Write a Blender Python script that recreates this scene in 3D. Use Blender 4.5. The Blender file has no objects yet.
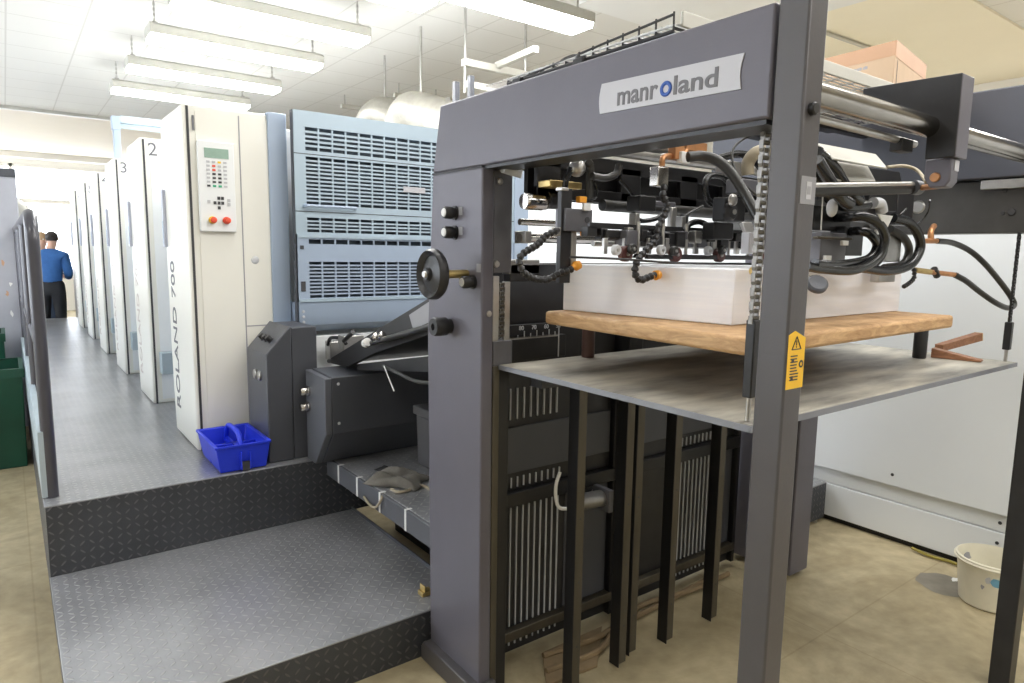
import bpy, bmesh, math, random
from mathutils import Vector, Matrix
random.seed(7)
PI = math.pi
C = bpy.context.scene.collection
V = Vector

# ------------------------------------------------------------------ camera
F, YAW, PIT, ROLL, EYE = 673.77, .642712, .131775, .0147658, V((0, 0, 1.6))
FWD = V((math.sin(YAW)*math.cos(PIT), math.cos(YAW)*math.cos(PIT), -math.sin(PIT)))
R0 = V((math.cos(YAW), -math.sin(YAW), 0)); U0 = R0.cross(FWD)
RT = R0*math.cos(ROLL) + U0*math.sin(ROLL)
UP = U0*math.cos(ROLL) - R0*math.sin(ROLL)
def ray(x, y): return RT*((x-512)/F) - UP*((y-341.5)/F) + FWD
def PY(x, y, Y): d = ray(x, y); return EYE + d*(Y/d.y)     # point of the photograph on a plane Y = const
def PX(x, y, X): d = ray(x, y); return EYE + d*(X/d.x)
def PZ(x, y, Z): d = ray(x, y); return EYE + d*((Z-1.6)/d.z)

cam = bpy.data.objects.new('camera', bpy.data.cameras.new('camera'))
C.objects.link(cam)
cam.matrix_world = Matrix(((RT.x, UP.x, -FWD.x, 0), (RT.y, UP.y, -FWD.y, 0), (RT.z, UP.z, -FWD.z, 1.6), (0, 0, 0, 1)))
cam.data.sensor_width = 36; cam.data.lens = 36*F/1024; cam.data.clip_start = .02; cam.data.clip_end = 100
bpy.context.scene.camera = cam

# ------------------------------------------------------------------ materials
def new_mat(name):
    m = bpy.data.materials.new(name); m.use_nodes = True
    nt = m.node_tree; b = nt.nodes['Principled BSDF']
    return m, nt, b
def N(nt, typ, **kw):
    n = nt.nodes.new(typ)
    for k, v in kw.items():
        if k.startswith('i_'): n.inputs[k[2:].replace('_', ' ')].default_value = v
        else: setattr(n, k, v)
    return n
def L(nt, a, b): nt.links.new(a, b)
def mat(name, col, rough=.5, metal=0., var=.12, scale=6., bump=0., bscale=80., stretch=(1, 1, 1), col2=None, coat=0., spec=None):
    m, nt, b = new_mat(name)
    tc = N(nt, 'ShaderNodeTexCoord'); mp = N(nt, 'ShaderNodeMapping'); mp.inputs['Scale'].default_value = stretch
    L(nt, tc.outputs['Object'], mp.inputs['Vector'])
    nz = N(nt, 'ShaderNodeTexNoise', i_Scale=scale, i_Detail=5., i_Roughness=.6); L(nt, mp.outputs[0], nz.inputs['Vector'])
    rp = N(nt, 'ShaderNodeValToRGB'); rp.color_ramp.elements[0].position = .3; rp.color_ramp.elements[1].position = .7
    c2 = col2 if col2 else tuple(c*(1-var) for c in col)
    rp.color_ramp.elements[0].color = (*c2, 1); rp.color_ramp.elements[1].color = (*[min(1, c*(1+var*.4)) for c in col], 1)
    L(nt, nz.outputs['Fac'], rp.inputs['Fac']); L(nt, rp.outputs['Color'], b.inputs['Base Color'])
    b.inputs['Roughness'].default_value = rough; b.inputs['Metallic'].default_value = metal
    if spec is not None: b.inputs['Specular IOR Level'].default_value = spec
    if coat: b.inputs['Coat Weight'].default_value = coat
    if bump:
        n2 = N(nt, 'ShaderNodeTexNoise', i_Scale=bscale, i_Detail=3.); L(nt, mp.outputs[0], n2.inputs['Vector'])
        bp = N(nt, 'ShaderNodeBump', i_Strength=bump, i_Distance=.002); L(nt, n2.outputs['Fac'], bp.inputs['Height'])
        L(nt, bp.outputs[0], b.inputs['Normal'])
    return m
def emit(name, col, s):
    m, nt, b = new_mat(name)
    b.inputs['Base Color'].default_value = (*col, 1); b.inputs['Emission Color'].default_value = (*col, 1); b.inputs['Emission Strength'].default_value = s
    return m
def plate_mat(name, axes, col, worn, rough):
    """raised lens pattern of tread plate on the two given object axes"""
    m, nt, b = new_mat(name)
    tc = N(nt, 'ShaderNodeTexCoord'); sp = N(nt, 'ShaderNodeSeparateXYZ'); L(nt, tc.outputs['Object'], sp.inputs[0])
    def M(op, a, c=None, d=None):
        n = N(nt, 'ShaderNodeMath', operation=op)
        for i, q in enumerate((a, c, d)):
            if q is None: continue
            if isinstance(q, (int, float)): n.inputs[i].default_value = q
            else: L(nt, q, n.inputs[i])
        return n.outputs[0]
    P = 1/.036
    u = M('MULTIPLY', sp.outputs[axes[0]], P); v = M('MULTIPLY', sp.outputs[axes[1]], P)
    par = M('FLOORED_MODULO', M('ADD', M('FLOOR', u), M('FLOOR', v)), 2)
    s = M('SUBTRACT', M('MULTIPLY', par, 2), 1)
    a = M('SUBTRACT', M('FRACT', u), .5); c = M('SUBTRACT', M('FRACT', v), .5)
    c = M('MULTIPLY', c, s)
    p = M('MULTIPLY', M('ADD', a, c), .7071); q = M('MULTIPLY', M('SUBTRACT', a, c), .7071)
    d = M('ADD', M('POWER', M('DIVIDE', p, .42), 2), M('POWER', M('DIVIDE', q, .115), 2))
    h = N(nt, 'ShaderNodeMapRange', interpolation_type='SMOOTHSTEP'); L(nt, d, h.inputs['Value'])
    h.inputs['From Min'].default_value = .3; h.inputs['From Max'].default_value = 1.1; h.inputs['To Min'].default_value = 1; h.inputs['To Max'].default_value = 0
    nz = N(nt, 'ShaderNodeTexNoise', i_Scale=3.2, i_Detail=6., i_Roughness=.65); L(nt, tc.outputs['Object'], nz.inputs['Vector'])
    rp = N(nt, 'ShaderNodeValToRGB'); rp.color_ramp.elements[0].position = .36; rp.color_ramp.elements[1].position = .66
    rp.color_ramp.elements[0].color = (*col, 1); rp.color_ramp.elements[1].color = (*[x*1.35 for x in col], 1)
    L(nt, nz.outputs['Fac'], rp.inputs['Fac'])
    mx = N(nt, 'ShaderNodeMixRGB'); L(nt, h.outputs[0], mx.inputs['Fac']); L(nt, rp.outputs[0], mx.inputs[1]); mx.inputs[2].default_value = (*worn, 1)
    L(nt, mx.outputs[0], b.inputs['Base Color'])
    bp = N(nt, 'ShaderNodeBump', i_Strength=.9, i_Distance=.0025); L(nt, h.outputs[0], bp.inputs['Height']); L(nt, bp.outputs[0], b.inputs['Normal'])
    b.inputs['Roughness'].default_value = rough; b.inputs['Metallic'].default_value = .5
    return m
def ceiling_mat():
    m, nt, b = new_mat('ceiling_tiles')
    tc = N(nt, 'ShaderNodeTexCoord'); sp = N(nt, 'ShaderNodeSeparateXYZ'); L(nt, tc.outputs['Object'], sp.inputs[0])
    outs = []
    for ax, off in ((0, .15), (1, .19)):
        a = N(nt, 'ShaderNodeMath', operation='SUBTRACT'); L(nt, sp.outputs[ax], a.inputs[0]); a.inputs[1].default_value = off
        d = N(nt, 'ShaderNodeMath', operation='DIVIDE'); L(nt, a.outputs[0], d.inputs[0]); d.inputs[1].default_value = .6
        pp = N(nt, 'ShaderNodeMath', operation='PINGPONG'); L(nt, d.outputs[0], pp.inputs[0]); pp.inputs[1].default_value = .5
        lt = N(nt, 'ShaderNodeMath', operation='LESS_THAN'); L(nt, pp.outputs[0], lt.inputs[0]); lt.inputs[1].default_value = .013
        outs.append(lt.outputs[0])
    mxm = N(nt, 'ShaderNodeMath', operation='MAXIMUM'); L(nt, outs[0], mxm.inputs[0]); L(nt, outs[1], mxm.inputs[1])
    mx = N(nt, 'ShaderNodeMixRGB'); L(nt, mxm.outputs[0], mx.inputs['Fac']); mx.inputs[1].default_value = (.73, .725, .70, 1); mx.inputs[2].default_value = (.60, .59, .56, 1)
    L(nt, mx.outputs[0], b.inputs['Base Color']); b.inputs['Roughness'].default_value = .8
    return m
def floor_mat():
    m, nt, b = new_mat('concrete_floor')
    tc = N(nt, 'ShaderNodeTexCoord')
    n1 = N(nt, 'ShaderNodeTexNoise', i_Scale=1.6, i_Detail=9., i_Roughness=.72, i_Distortion=.8); L(nt, tc.outputs['Object'], n1.inputs['Vector'])
    r1 = N(nt, 'ShaderNodeValToRGB'); e = r1.color_ramp.elements
    e[0].position = .32; e[0].color = (.29, .235, .135, 1); e[1].position = .7; e[1].color = (.50, .425, .27, 1)
    L(nt, n1.outputs['Fac'], r1.inputs['Fac'])
    n2 = N(nt, 'ShaderNodeTexNoise', i_Scale=14., i_Detail=6.); L(nt, tc.outputs['Object'], n2.inputs['Vector'])
    mx = N(nt, 'ShaderNodeMixRGB', blend_type='OVERLAY'); mx.inputs['Fac'].default_value = .3; L(nt, r1.outputs[0], mx.inputs[1]); L(nt, n2.outputs['Fac'], mx.inputs[2])
    br = N(nt, 'ShaderNodeTexBrick', offset=0.); br.inputs['Scale'].default_value = 1.; br.inputs['Mortar Size'].default_value = .004
    br.inputs['Brick Width'].default_value = 2.7; br.inputs['Row Height'].default_value = 1.35
    br.inputs['Color1'].default_value = (1, 1, 1, 1); br.inputs['Color2'].default_value = (.96, .96, .96, 1); br.inputs['Mortar'].default_value = (.82, .8, .76, 1)
    L(nt, tc.outputs['Object'], br.inputs['Vector'])
    m2 = N(nt, 'ShaderNodeMixRGB', blend_type='MULTIPLY'); m2.inputs['Fac'].default_value = .8; L(nt, mx.outputs[0], m2.inputs[1]); L(nt, br.outputs['Color'], m2.inputs[2])
    L(nt, m2.outputs[0], b.inputs['Base Color']); b.inputs['Roughness'].default_value = .55
    return m
def wood_mat(name, c1, c2, stretch):
    m, nt, b = new_mat(name)
    tc = N(nt, 'ShaderNodeTexCoord'); mp = N(nt, 'ShaderNodeMapping'); mp.inputs['Scale'].default_value = stretch; L(nt, tc.outputs['Object'], mp.inputs[0])
    nz = N(nt, 'ShaderNodeTexNoise', i_Scale=9., i_Detail=8., i_Roughness=.7, i_Distortion=1.2); L(nt, mp.outputs[0], nz.inputs['Vector'])
    rp = N(nt, 'ShaderNodeValToRGB'); rp.color_ramp.elements[0].position = .34; rp.color_ramp.elements[1].position = .66
    rp.color_ramp.elements[0].color = (*c2, 1); rp.color_ramp.elements[1].color = (*c1, 1)
    L(nt, nz.outputs['Fac'], rp.inputs['Fac']); L(nt, rp.outputs[0], b.inputs['Base Color']); b.inputs['Roughness'].default_value = .6
    bp = N(nt, 'ShaderNodeBump', i_Strength=.3, i_Distance=.002); L(nt, nz.outputs['Fac'], bp.inputs['Height']); L(nt, bp.outputs[0], b.inputs['Normal'])
    return m
def glass_mat():
    m = bpy.data.materials.new('window_glass'); m.use_nodes = True; nt = m.node_tree; nt.nodes.clear()
    o = N(nt, 'ShaderNodeOutputMaterial'); t = N(nt, 'ShaderNodeBsdfTransparent'); g = N(nt, 'ShaderNodeBsdfGlossy'); g.inputs['Roughness'].default_value = .02
    x = N(nt, 'ShaderNodeMixShader'); x.inputs[0].default_value = .06; L(nt, t.outputs[0], x.inputs[1]); L(nt, g.outputs[0], x.inputs[2]); L(nt, x.outputs[0], o.inputs[0])
    return m

M = dict(
    frame=mat('grey_machine_paint', (.128, .123, .150), .42, .1, .08, 3., .15, 160),
    farbeam=mat('blue_grey_beam_paint', (.075, .08, .10), .45, .1, .1, 3.), farlow=mat('scuffed_dark_beam', (.085, .083, .08), .42, .2, .35, 4.),
    post=mat('dark_post_paint', (.085, .08, .084), .42, .1, .1, 5., .15, 120),
    frame_in=mat('grey_inner_plate', (.15, .15, .165), .38, .35, .2, 9.),
    slate=mat('slate_paint', (.066, .07, .082), .42, 0, .08, 5., .2, 200),
    slate_end=mat('slate_paint_end', (.10, .105, .12), .42, 0, .08, 5., .2, 200),
    dark=mat('dark_oily_metal', (.03, .03, .032), .38, .3, .3, 8.),
    black=mat('black_metal', (.013, .013, .014), .4, .1, .2, 10.),
    bar=mat('grimy_steel_bar', (.10, .088, .066), .42, .5, .3, 14., stretch=(1, 1, .2)),
    cream=mat('cream_machine_paint', (.84, .83, .76), .32, 0, .03, 2.),
    white=mat('white_machine_paint', (.84, .86, .86), .34, 0, .03, 2.),
    bluegrey=mat('blue_grey_machine_paint', (.36, .44, .56), .34, .05, .06, 2.),
    guard=mat('light_blue_guard_paint', (.40, .50, .58), .36, .05, .06, 2.),
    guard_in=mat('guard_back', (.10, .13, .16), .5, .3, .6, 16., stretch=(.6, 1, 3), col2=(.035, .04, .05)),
    chrome=mat('chrome_steel', (.62, .60, .57), .16, 1., .15, 6.),
    tubechrome=mat('oily_chrome', (.36, .34, .31), .2, 1., .2, 6.),
    steel=mat('brushed_steel', (.50, .49, .47), .33, .9, .2, 12.),
    chain=mat('chain_steel', (.26, .25, .235), .42, .7, .3, 40.),
    copper=mat('copper_brass', (.55, .27, .12), .4, .6, .3, 20.),
    brass=mat('brass', (.62, .47, .2), .35, .8, .2, 20.),
    orange=mat('orange_plastic', (.85, .36, .03), .4, 0, .1, 20.),
    rubber=mat('black_rubber', (.012, .013, .014), .27, 0, .2, 12., spec=.6),
    hosegrey=mat('dusty_black_hose', (.032, .032, .03), .36, 0, .3, 12.),
    tanhose=mat('tan_hose', (.36, .31, .22), .5, 0, .2, 12.),
    plastic=mat('black_plastic', (.02, .02, .022), .35, 0, .1, 12.),
    greypl=mat('grey_plastic', (.10, .10, .105), .45, 0, .1, 9.),
    white_pl=mat('white_plastic', (.78, .78, .76), .4, 0, .05, 9.),
    paper=mat('white_paper', (.91, .91, .935), .85, 0, .05, 2.5, .4, 60, stretch=(1, 1, 26), col2=(.86, .87, .92)),
    wood=wood_mat('pine_board', (.62, .40, .20), (.36, .20, .085), (1.2, .9, 5)),
    redwood=wood_mat('brown_wood', (.36, .17, .085), (.20, .085, .04), (3, 2, 5)),
    cutwood=mat('cut_wood', (.72, .52, .26), .7, 0, .2, 25.),
    plate=mat('worn_steel_plate', (.52, .49, .41), .5, .2, .4, 2.6, .15, 60, stretch=(.7, 2.6, 1), col2=(.10, .098, .092)),
    plate_edge=mat('plate_edge', (.25, .26, .29), .4, .5, .1, 6.),
    card=mat('cardboard', (.55, .40, .27), .8, 0, .1, 6.),
    tape=mat('packing_tape', (.50, .30, .18), .6, 0, .05, 6.),
    blue=mat('blue_plastic', (.018, .045, .68), .38, 0, .08, 8., spec=.4),
    green=mat('green_plastic', (.006, .062, .036), .4, 0, .2, 5.),
    bucket=mat('cream_bucket_plastic', (.78, .74, .60), .45, 0, .1, 7.),
    bluepaint=mat('blue_paint', (.16, .38, .55), .5, 0, .2, 20.),
    galv=mat('galvanised_duct', (.36, .345, .30), .45, .5, .25, 5.),
    yellow=mat('yellow_label', (.90, .53, .02), .45, 0, .08, 9.),
    ink=mat('dark_print', (.05, .05, .055), .6, 0, .1, 9.),
    overlit=mat('overlit_print', (.66, .60, .56), .5, 0, .05, 9.),  # same print, lightened in colour for overexposure on the farther units
    disp=mat('pale_display', (.50, .52, .62), .4, 0, .05, 9.),
    greyink=mat('grey_print', (.34, .34, .36), .6, 0, .05, 9.),
    logo=mat('logo_grey', (.17, .17, .185), .6, 0, .05, 9.),
    blueink=mat('blue_print', (.03, .10, .42), .5, 0, .15, 30.),
    badge=mat('pale_badge', (.50, .50, .53), .4, .1, .03, 4.),
    labelgrey=mat('grey_label', (.30, .30, .32), .5, 0, .05, 9.),
    lcd=mat('green_lcd', (.30, .44, .36), .3, 0, .1, 30.),
    red=mat('red_button', (.80, .10, .05), .35, 0, .05, 9.),
    yel_b=mat('yellow_collar', (.85, .60, .03), .4, 0, .05, 9.),
    keygreen=mat('green_key', (.04, .42, .22), .4, 0, .05, 9.),
    keygrey=mat('grey_key', (.55, .56, .58), .4, 0, .05, 9.),
    toe=mat('light_toe_board', (.42, .50, .55), .4, .2, .1, 5.),
    rail=mat('rail_paint', (.06, .06, .075), .3, .1, .1, 5., coat=.3),
    lampbody=mat('lamp_housing', (.50, .49, .44), .4, .1, .05, 5.),
    plaster=mat('plaster_white', (.80, .78, .73), .85, 0, .03, 1.5),
    greyceil=mat('grey_ceiling_tone', (.80, .81, .81), .8, 0, .02, 1.5),  # ceiling piece toned grey against the tiles
    beige=mat('beige_ceiling_tone', (.88, .83, .69), .85, 0, .03, 1.2),  # ceiling piece toned beige against the tiles
    partition=mat('white_panel_paint', (.78, .81, .83), .42, 0, .025, 1.5),
    greypanel=mat('scuffed_grey_panel', (.40, .41, .46), .5, .1, .12, 3., .1, 30),
    jeans=mat('blue_jeans', (.07, .10, .17), .85, 0, .2, 14.), trousers=mat('black_trousers', (.015, .016, .02), .8, 0, .1, 14.),
    sweater=mat('blue_sweater', (.035, .13, .36), .85, 0, .15, 20.), jacket=mat('navy_jacket', (.03, .035, .06), .8, 0, .1, 12.),
    skin=mat('skin', (.62, .38, .28), .5, 0, .05, 12.), hair=mat('dark_hair', (.03, .022, .018), .6, 0, .2, 60.), fair=mat('fair_hair', (.40, .26, .14), .6, 0, .2, 60.),
    cloth=mat('grey_rag', (.16, .15, .13), .9, 0, .3, 12.), cardfloor=mat('dirty_cardboard', (.25, .18, .10), .9, 0, .3, 7.),
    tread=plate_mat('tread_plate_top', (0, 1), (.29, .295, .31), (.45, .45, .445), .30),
    riser=plate_mat('tread_plate_riser_shade', (0, 2), (.06, .064, .072), (.14, .14, .15), .45),  # same plate as the top; shade of upright faces put into the colour
    side=plate_mat('tread_plate_side_shade', (1, 2), (.06, .064, .072), (.14, .14, .15), .45),  # side faces darkened for shade in the same way
    lamp=emit('lamp_diffuser', (1., .995, .98), 17.),
)
M['ceiling'] = ceiling_mat(); M['floor'] = floor_mat(); M['glass'] = glass_mat()

# ------------------------------------------------------------------ mesh helpers
OFF = {}
class MB:
    def __init__(s): s.v = []; s.f = []
    def add(s, verts, faces):
        o = len(s.v); s.v += [V(p) for p in verts]; s.f += [[i+o for i in f] for f in faces]; return s
    def box(s, x0, x1, y0, y1, z0, z1, mw=None):
        p = [(x, y, z) for z in (z0, z1) for y in (y0, y1) for x in (x0, x1)]
        if mw is not None: p = [mw @ V(q) for q in p]
        return s.add(p, [(0, 2, 3, 1), (4, 5, 7, 6), (0, 1, 5, 4), (2, 6, 7, 3), (0, 4, 6, 2), (1, 3, 7, 5)])
    def cyl(s, p, q, r, n=16, r2=None, cap=True):
        p, q = V(p), V(q); d = (q-p).normalized(); r2 = r if r2 is None else r2
        a = d.orthogonal().normalized(); b = d.cross(a)
        vs = [c + (a*math.cos(t)+b*math.sin(t))*rr for c, rr in ((p, r), (q, r2)) for t in [2*PI*i/n for i in range(n)]]
        fs = [(i, (i+1) % n, n+(i+1) % n, n+i) for i in range(n)]
        if cap: fs += [tuple(range(n))[::-1], tuple(range(n, 2*n))]
        return s.add(vs, fs)
    def tube(s, pts, r, n=10, sub=6, rad=None):
        pts = [V(p) for p in pts]
        if sub > 1 and len(pts) > 2:
            P = [pts[0]*2-pts[1]] + pts + [pts[-1]*2-pts[-2]]; out = []
            for i in range(1, len(P)-2):
                for k in range(sub):
                    t = k/sub; a, b, c, d = P[i-1:i+3]
                    out.append(.5*((2*b)+(c-a)*t+(2*a-5*b+4*c-d)*t*t+(3*b-a-3*c+d)*t**3))
            out.append(pts[-1]); pts = out
        nrm = None; vs = []; m = len(pts)
        for i, p in enumerate(pts):
            d = (pts[min(i+1, m-1)]-pts[max(i-1, 0)]).normalized()
            nrm = d.orthogonal().normalized() if nrm is None else (nrm-d*nrm.dot(d)).normalized()
            b = d.cross(nrm); rr = r if rad is None else r*rad(i/(m-1))
            vs += [p+(nrm*math.cos(2*PI*k/n)+b*math.sin(2*PI*k/n))*rr for k in range(n)]
        fs = [(i*n+k, i*n+(k+1) % n, (i+1)*n+(k+1) % n, (i+1)*n+k) for i in range(m-1) for k in range(n)]
        fs += [tuple(range(n))[::-1], tuple(range((m-1)*n, m*n))]
        return s.add(vs, fs)
    def prism(s, poly, ax, a0, a1):
        def P(u, w, t): return ((t, u, w), (u, t, w), (u, w, t))[ax]
        n = len(poly)
        vs = [P(u, w, a0) for u, w in poly]+[P(u, w, a1) for u, w in poly]
        return s.add(vs, [tuple(range(n))[::-1], tuple(range(n, 2*n))]+[(i, (i+1) % n, n+(i+1) % n, n+i) for i in range(n)])
    def slab(s, quad, t):
        q = [V(p) for p in quad]; n = (q[1]-q[0]).cross(q[2]-q[0]).normalized()*t; k = len(q)
        return s.add(q+[p+n for p in q], [tuple(range(k))[::-1], tuple(range(k, 2*k))]+[(i, (i+1) % k, k+(i+1) % k, k+i) for i in range(k)])
    def lathe(s, prof, o, ax=V((0, 0, 1)), n=32):
        o, ax = V(o), V(ax).normalized(); a = ax.orthogonal().normalized(); b = ax.cross(a); m = len(prof)
        vs = [o+ax*h+(a*math.cos(2*PI*k/n)+b*math.sin(2*PI*k/n))*r for r, h in prof for k in range(n)]
        fs = [(i*n+k, i*n+(k+1) % n, (i+1)*n+(k+1) % n, (i+1)*n+k) for i in range(m-1) for k in range(n)]
        return s.add(vs, fs)
    def ball(s, c, r, n=12, sc=(1, 1, 1)):
        m = n//2; c = V(c)
        vs = [c+V((0, 0, r*sc[2]))]+[c+V((r*math.sin(PI*i/m)*math.cos(2*PI*k/n)*sc[0], r*math.sin(PI*i/m)*math.sin(2*PI*k/n)*sc[1], r*math.cos(PI*i/m)*sc[2])) for i in range(1, m) for k in range(n)]+[c-V((0, 0, r*sc[2]))]
        fs = [(0, 1+k, 1+(k+1) % n) for k in range(n)]
        fs += [(1+(i*n)+k, 1+(i+1)*n+k, 1+(i+1)*n+(k+1) % n, 1+i*n+(k+1) % n) for i in range(m-2) for k in range(n)]
        e = len(vs)-1; fs += [(e, 1+(m-2)*n+(k+1) % n, 1+(m-2)*n+k) for k in range(n)]
        return s.add(vs, fs)
    def build(s, name, m, parent=None, bevel=0., loc=None, smooth=True):
        me = bpy.data.meshes.new(name)
        o = bpy.data.objects.new(name, me); C.objects.link(o)
        off = V(OFF[parent.name]) if parent else V(loc if loc else (0, 0, 0))
        me.from_pydata([tuple(p-off) for p in s.v], [], s.f)
        bm = bmesh.new(); bm.from_mesh(me); bmesh.ops.recalc_face_normals(bm, faces=bm.faces); bm.to_mesh(me); bm.free()
        if smooth:
            for p in me.polygons: p.use_smooth = True
            me.set_sharp_from_angle(angle=math.radians(35))
        me.materials.append(M[m] if isinstance(m, str) else m)
        if parent: o.parent = parent
        else: o.location = off
        OFF[o.name] = tuple(off)
        if bevel:
            b = o.modifiers.new('bevel', 'BEVEL'); b.width = bevel; b.segments = 2; b.limit_method = 'ANGLE'; b.angle_limit = math.radians(50)
        return o
def tag(o, label=None, cat=None, group=None, kind=None):
    for k, v in (('label', label), ('category', cat), ('group', group), ('kind', kind)):
        if v: o[k] = v
    return o
def thing(name, label, cat, loc, group=None):
    o = bpy.data.objects.new(name, None); C.objects.link(o); o.empty_display_size = .1
    o.location = loc; OFF[o.name] = tuple(loc)
    return tag(o, label, cat, group)
def struct(name, mb, m, bevel=0.): return tag(mb.build(name, m, None, bevel), kind='structure')
def dup(root, dx, label, group=None):
    r = root.copy(); C.objects.link(r); r.location = root.location + V(dx); OFF[r.name] = tuple(r.location)
    tag(r, label, None, group)
    def kids(src, dst):
        for ch in list(src.children):
            c = ch.copy(); C.objects.link(c); c.parent = dst; OFF[c.name] = OFF[r.name]; kids(ch, c)
    kids(root, r)
    return r
def text(s, o, xd, yd, h=None, w=None, t=.0015, name='lettering', m='ink', parent=None, bold=.0):
    """lettering laid out from point o along xd, its capitals rising along yd"""
    cu = bpy.data.curves.new('t', 'FONT'); cu.body = s; cu.extrude = .02; cu.offset = bold
    ob = bpy.data.objects.new('t', cu); C.objects.link(ob); dg = bpy.context.evaluated_depsgraph_get()
    me = bpy.data.meshes.new_from_object(ob.evaluated_get(dg)); vs = [v.co.copy() for v in me.vertices]; fs = [list(p.vertices) for p in me.polygons]
    bpy.data.objects.remove(ob); bpy.data.curves.remove(cu); bpy.data.meshes.remove(me)
    x0, x1 = min(v.x for v in vs), max(v.x for v in vs); y1 = max(v.y for v in vs); y0 = min(0, min(v.y for v in vs))
    sx = (w/(x1-x0)) if w else None; sy = (h/y1) if h else None
    sx = sx or sy; sy = sy or sx
    xd, yd, o = V(xd), V(yd), V(o); n = xd.cross(yd)
    mb = MB(); mb.add([o+xd*(v.x-x0)*sx+yd*v.y*sy+n*(v.z/.02*t) for v in vs], fs)
    return mb.build(name, m, parent, smooth=False)

# ------------------------------------------------------------------ the setting
ZC = 3.7
struct('floor', MB().box(-3, 9.5, -4, 20.2, -.1, 0), 'floor')
struct('ceiling', MB().box(-3, 9.5, -4, 13.2, ZC, ZC+.1), 'ceiling')
struct('trim_1', MB().box(-3, 9.5, 13.12, 13.2, ZC-.05, ZC+.1), 'lampbody')
struct('trim_2', MB().box(-3, 9.5, 19.2, 19.5, ZC-.13, ZC+.1), 'plaster')
struct('trim_3', MB().box(-3, 9.5, 13.2, 20.2, ZC-.004, ZC+.1), mat('warm_ceiling', (.80, .74, .64), .8, 0, .03, 1.))
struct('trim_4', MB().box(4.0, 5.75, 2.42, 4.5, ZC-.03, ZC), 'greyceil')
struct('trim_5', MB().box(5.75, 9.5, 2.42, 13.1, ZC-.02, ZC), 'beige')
mb = MB(); a, b = PZ(823, 32, ZC-.04), PZ(880, 52, ZC-.04)
struct('trim_6', MB().cyl((a.x, a.y, ZC-.04), (b.x, b.y, ZC-.04), .018, 10), 'lampbody')
struct('wall_back', MB().box(-3, 9.5, -4.2, -4, 0, ZC), 'plaster')
struct('wall_right', MB().box(9.5, 9.6, -4, 20.2, 0, ZC), 'plaster')
# far wall with a long daylight window
mb = MB()
mb.box(-3, 9.5, 20, 20.2, 0, .9); mb.box(-3, 9.5, 20, 20.2, 3.5, ZC); mb.box(3.4, 9.5, 20, 20.2, .9, 3.5); mb.box(-3, -2.7, 20, 20.2, .9, 3.5)
struct('wall_far', mb, 'plaster')
w = struct('window_1', MB().box(-2.7, 3.4, 20.02, 20.12, .9, .97).box(-2.7, 3.4, 20.02, 20.12, 3.43, 3.5).box(-2.7, 3.4, 20.0, 20.12, 2.60, 2.70)
           .box(-2.7, -2.63, 20.02, 20.12, .9, 3.5).box(3.33, 3.4, 20.02, 20.12, .9, 3.5).box(.2, .27, 20.02, 20.12, .9, 3.5), 'plaster')
MB().box(-2.65, 3.35, 20.06, 20.065, .95, 3.45).build('window_pane', 'glass', w)
# left wall with windows, beyond the frame
mb = MB(); mb.box(-3.2, -3, -4, 20.2, 0, .9); mb.box(-3.2, -3, -4, 20.2, 3.3, ZC)
WY = [(2.9+2.9*k, 5.3+2.9*k) for k in range(0, 6)]
ys = [-4]+[q for w_ in WY for q in w_]+[20.2]
for i in range(0, len(ys), 2): mb.box(-3.2, -3, ys[i], ys[i+1], .9, 3.3)
struct('wall_left', mb, 'plaster')
for k, (y0, y1) in enumerate(WY):
    mb = MB()
    for q in (y0, (y0+y1)/2-.03, y1-.06): mb.box(-3.15, -3.05, q, q+.06, .9, 3.3)
    for z in (.9, 3.24): mb.box(-3.15, -3.05, y0, y1, z, z+.06)
    w = struct(f'window_{k+2}', mb, 'white_pl')
    MB().box(-3.10, -3.095, y0+.05, y1-.05, .95, 3.25).build('window_pane', 'glass', w)

# hanging lamps
def lamp(x0, x1, y, z, label, tilt=0., first=[]):
    xm = (x0+x1)/2
    if not first:
        t = thing('hanging_lamp', label, 'lamp', (xm, y, z), 'hanging fluorescent lamps')
        h = (x1-x0)/2; P = lambda a: [(y-.055, a[0]), (y+.055, a[0]), (y+.13, a[1]), (y-.13, a[1])]
        MB().prism([(y-.10, z+.085), (y+.10, z+.085), (y+.145, z+.06), (y+.145, z-.01), (y-.145, z-.01), (y-.145, z+.06)], 0, x0, x1).build('housing', 'lampbody', t, .004)
        mb = MB().prism([(y-.135, z-.0105), (y+.135, z-.0105), (y+.12, z-.045), (y-.12, z-.045)], 0, x0+.01, x1-.01); mb.build('diffuser', 'lamp', t)
        for sx in (x0+.06, x1-.06):
            c = MB(); k = 0; zz = z+.085
            c.box(sx-.02, sx+.02, y-.03, y+.03, zz, zz+.03); zz += .03
            while zz < ZC-.01:
                c.box(sx-.003 if k % 2 else sx-.009, sx+.003 if k % 2 else sx+.009, y-.009 if k % 2 else y-.003, y+.009 if k % 2 else y+.003, zz, zz+.03); zz += .022; k += 1
            c.build('hanger_chain', 'steel', t)
        first.append(t); return t
    return dup(first[0], V((xm, y, z))-first[0].location, label)
LAMPS = [(1.10, 2.61, 5.68, 'largest fully visible hanging lamp, highest of the row over the aisle'),
         (1.10, 2.61, 6.74, 'hanging lamp second in the row, below the largest one'),
         (1.10, 2.61, 8.0, 'hanging lamp third in the row, beige edge toward the viewer'),
         (1.10, 2.61, 9.2, 'hanging lamp farthest and lowest in the row over the aisle'),
         (1.10, 2.61, 4.55, 'hanging lamp cut off by the top edge, left of the brightest one'),
         (2.31, 3.82, 4.22, 'bright hanging lamp at the top centre, above the grey machine frame')]
for x0, x1, y, lb in LAMPS: lamp(x0, x1, y, 3.40, lb)

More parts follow.
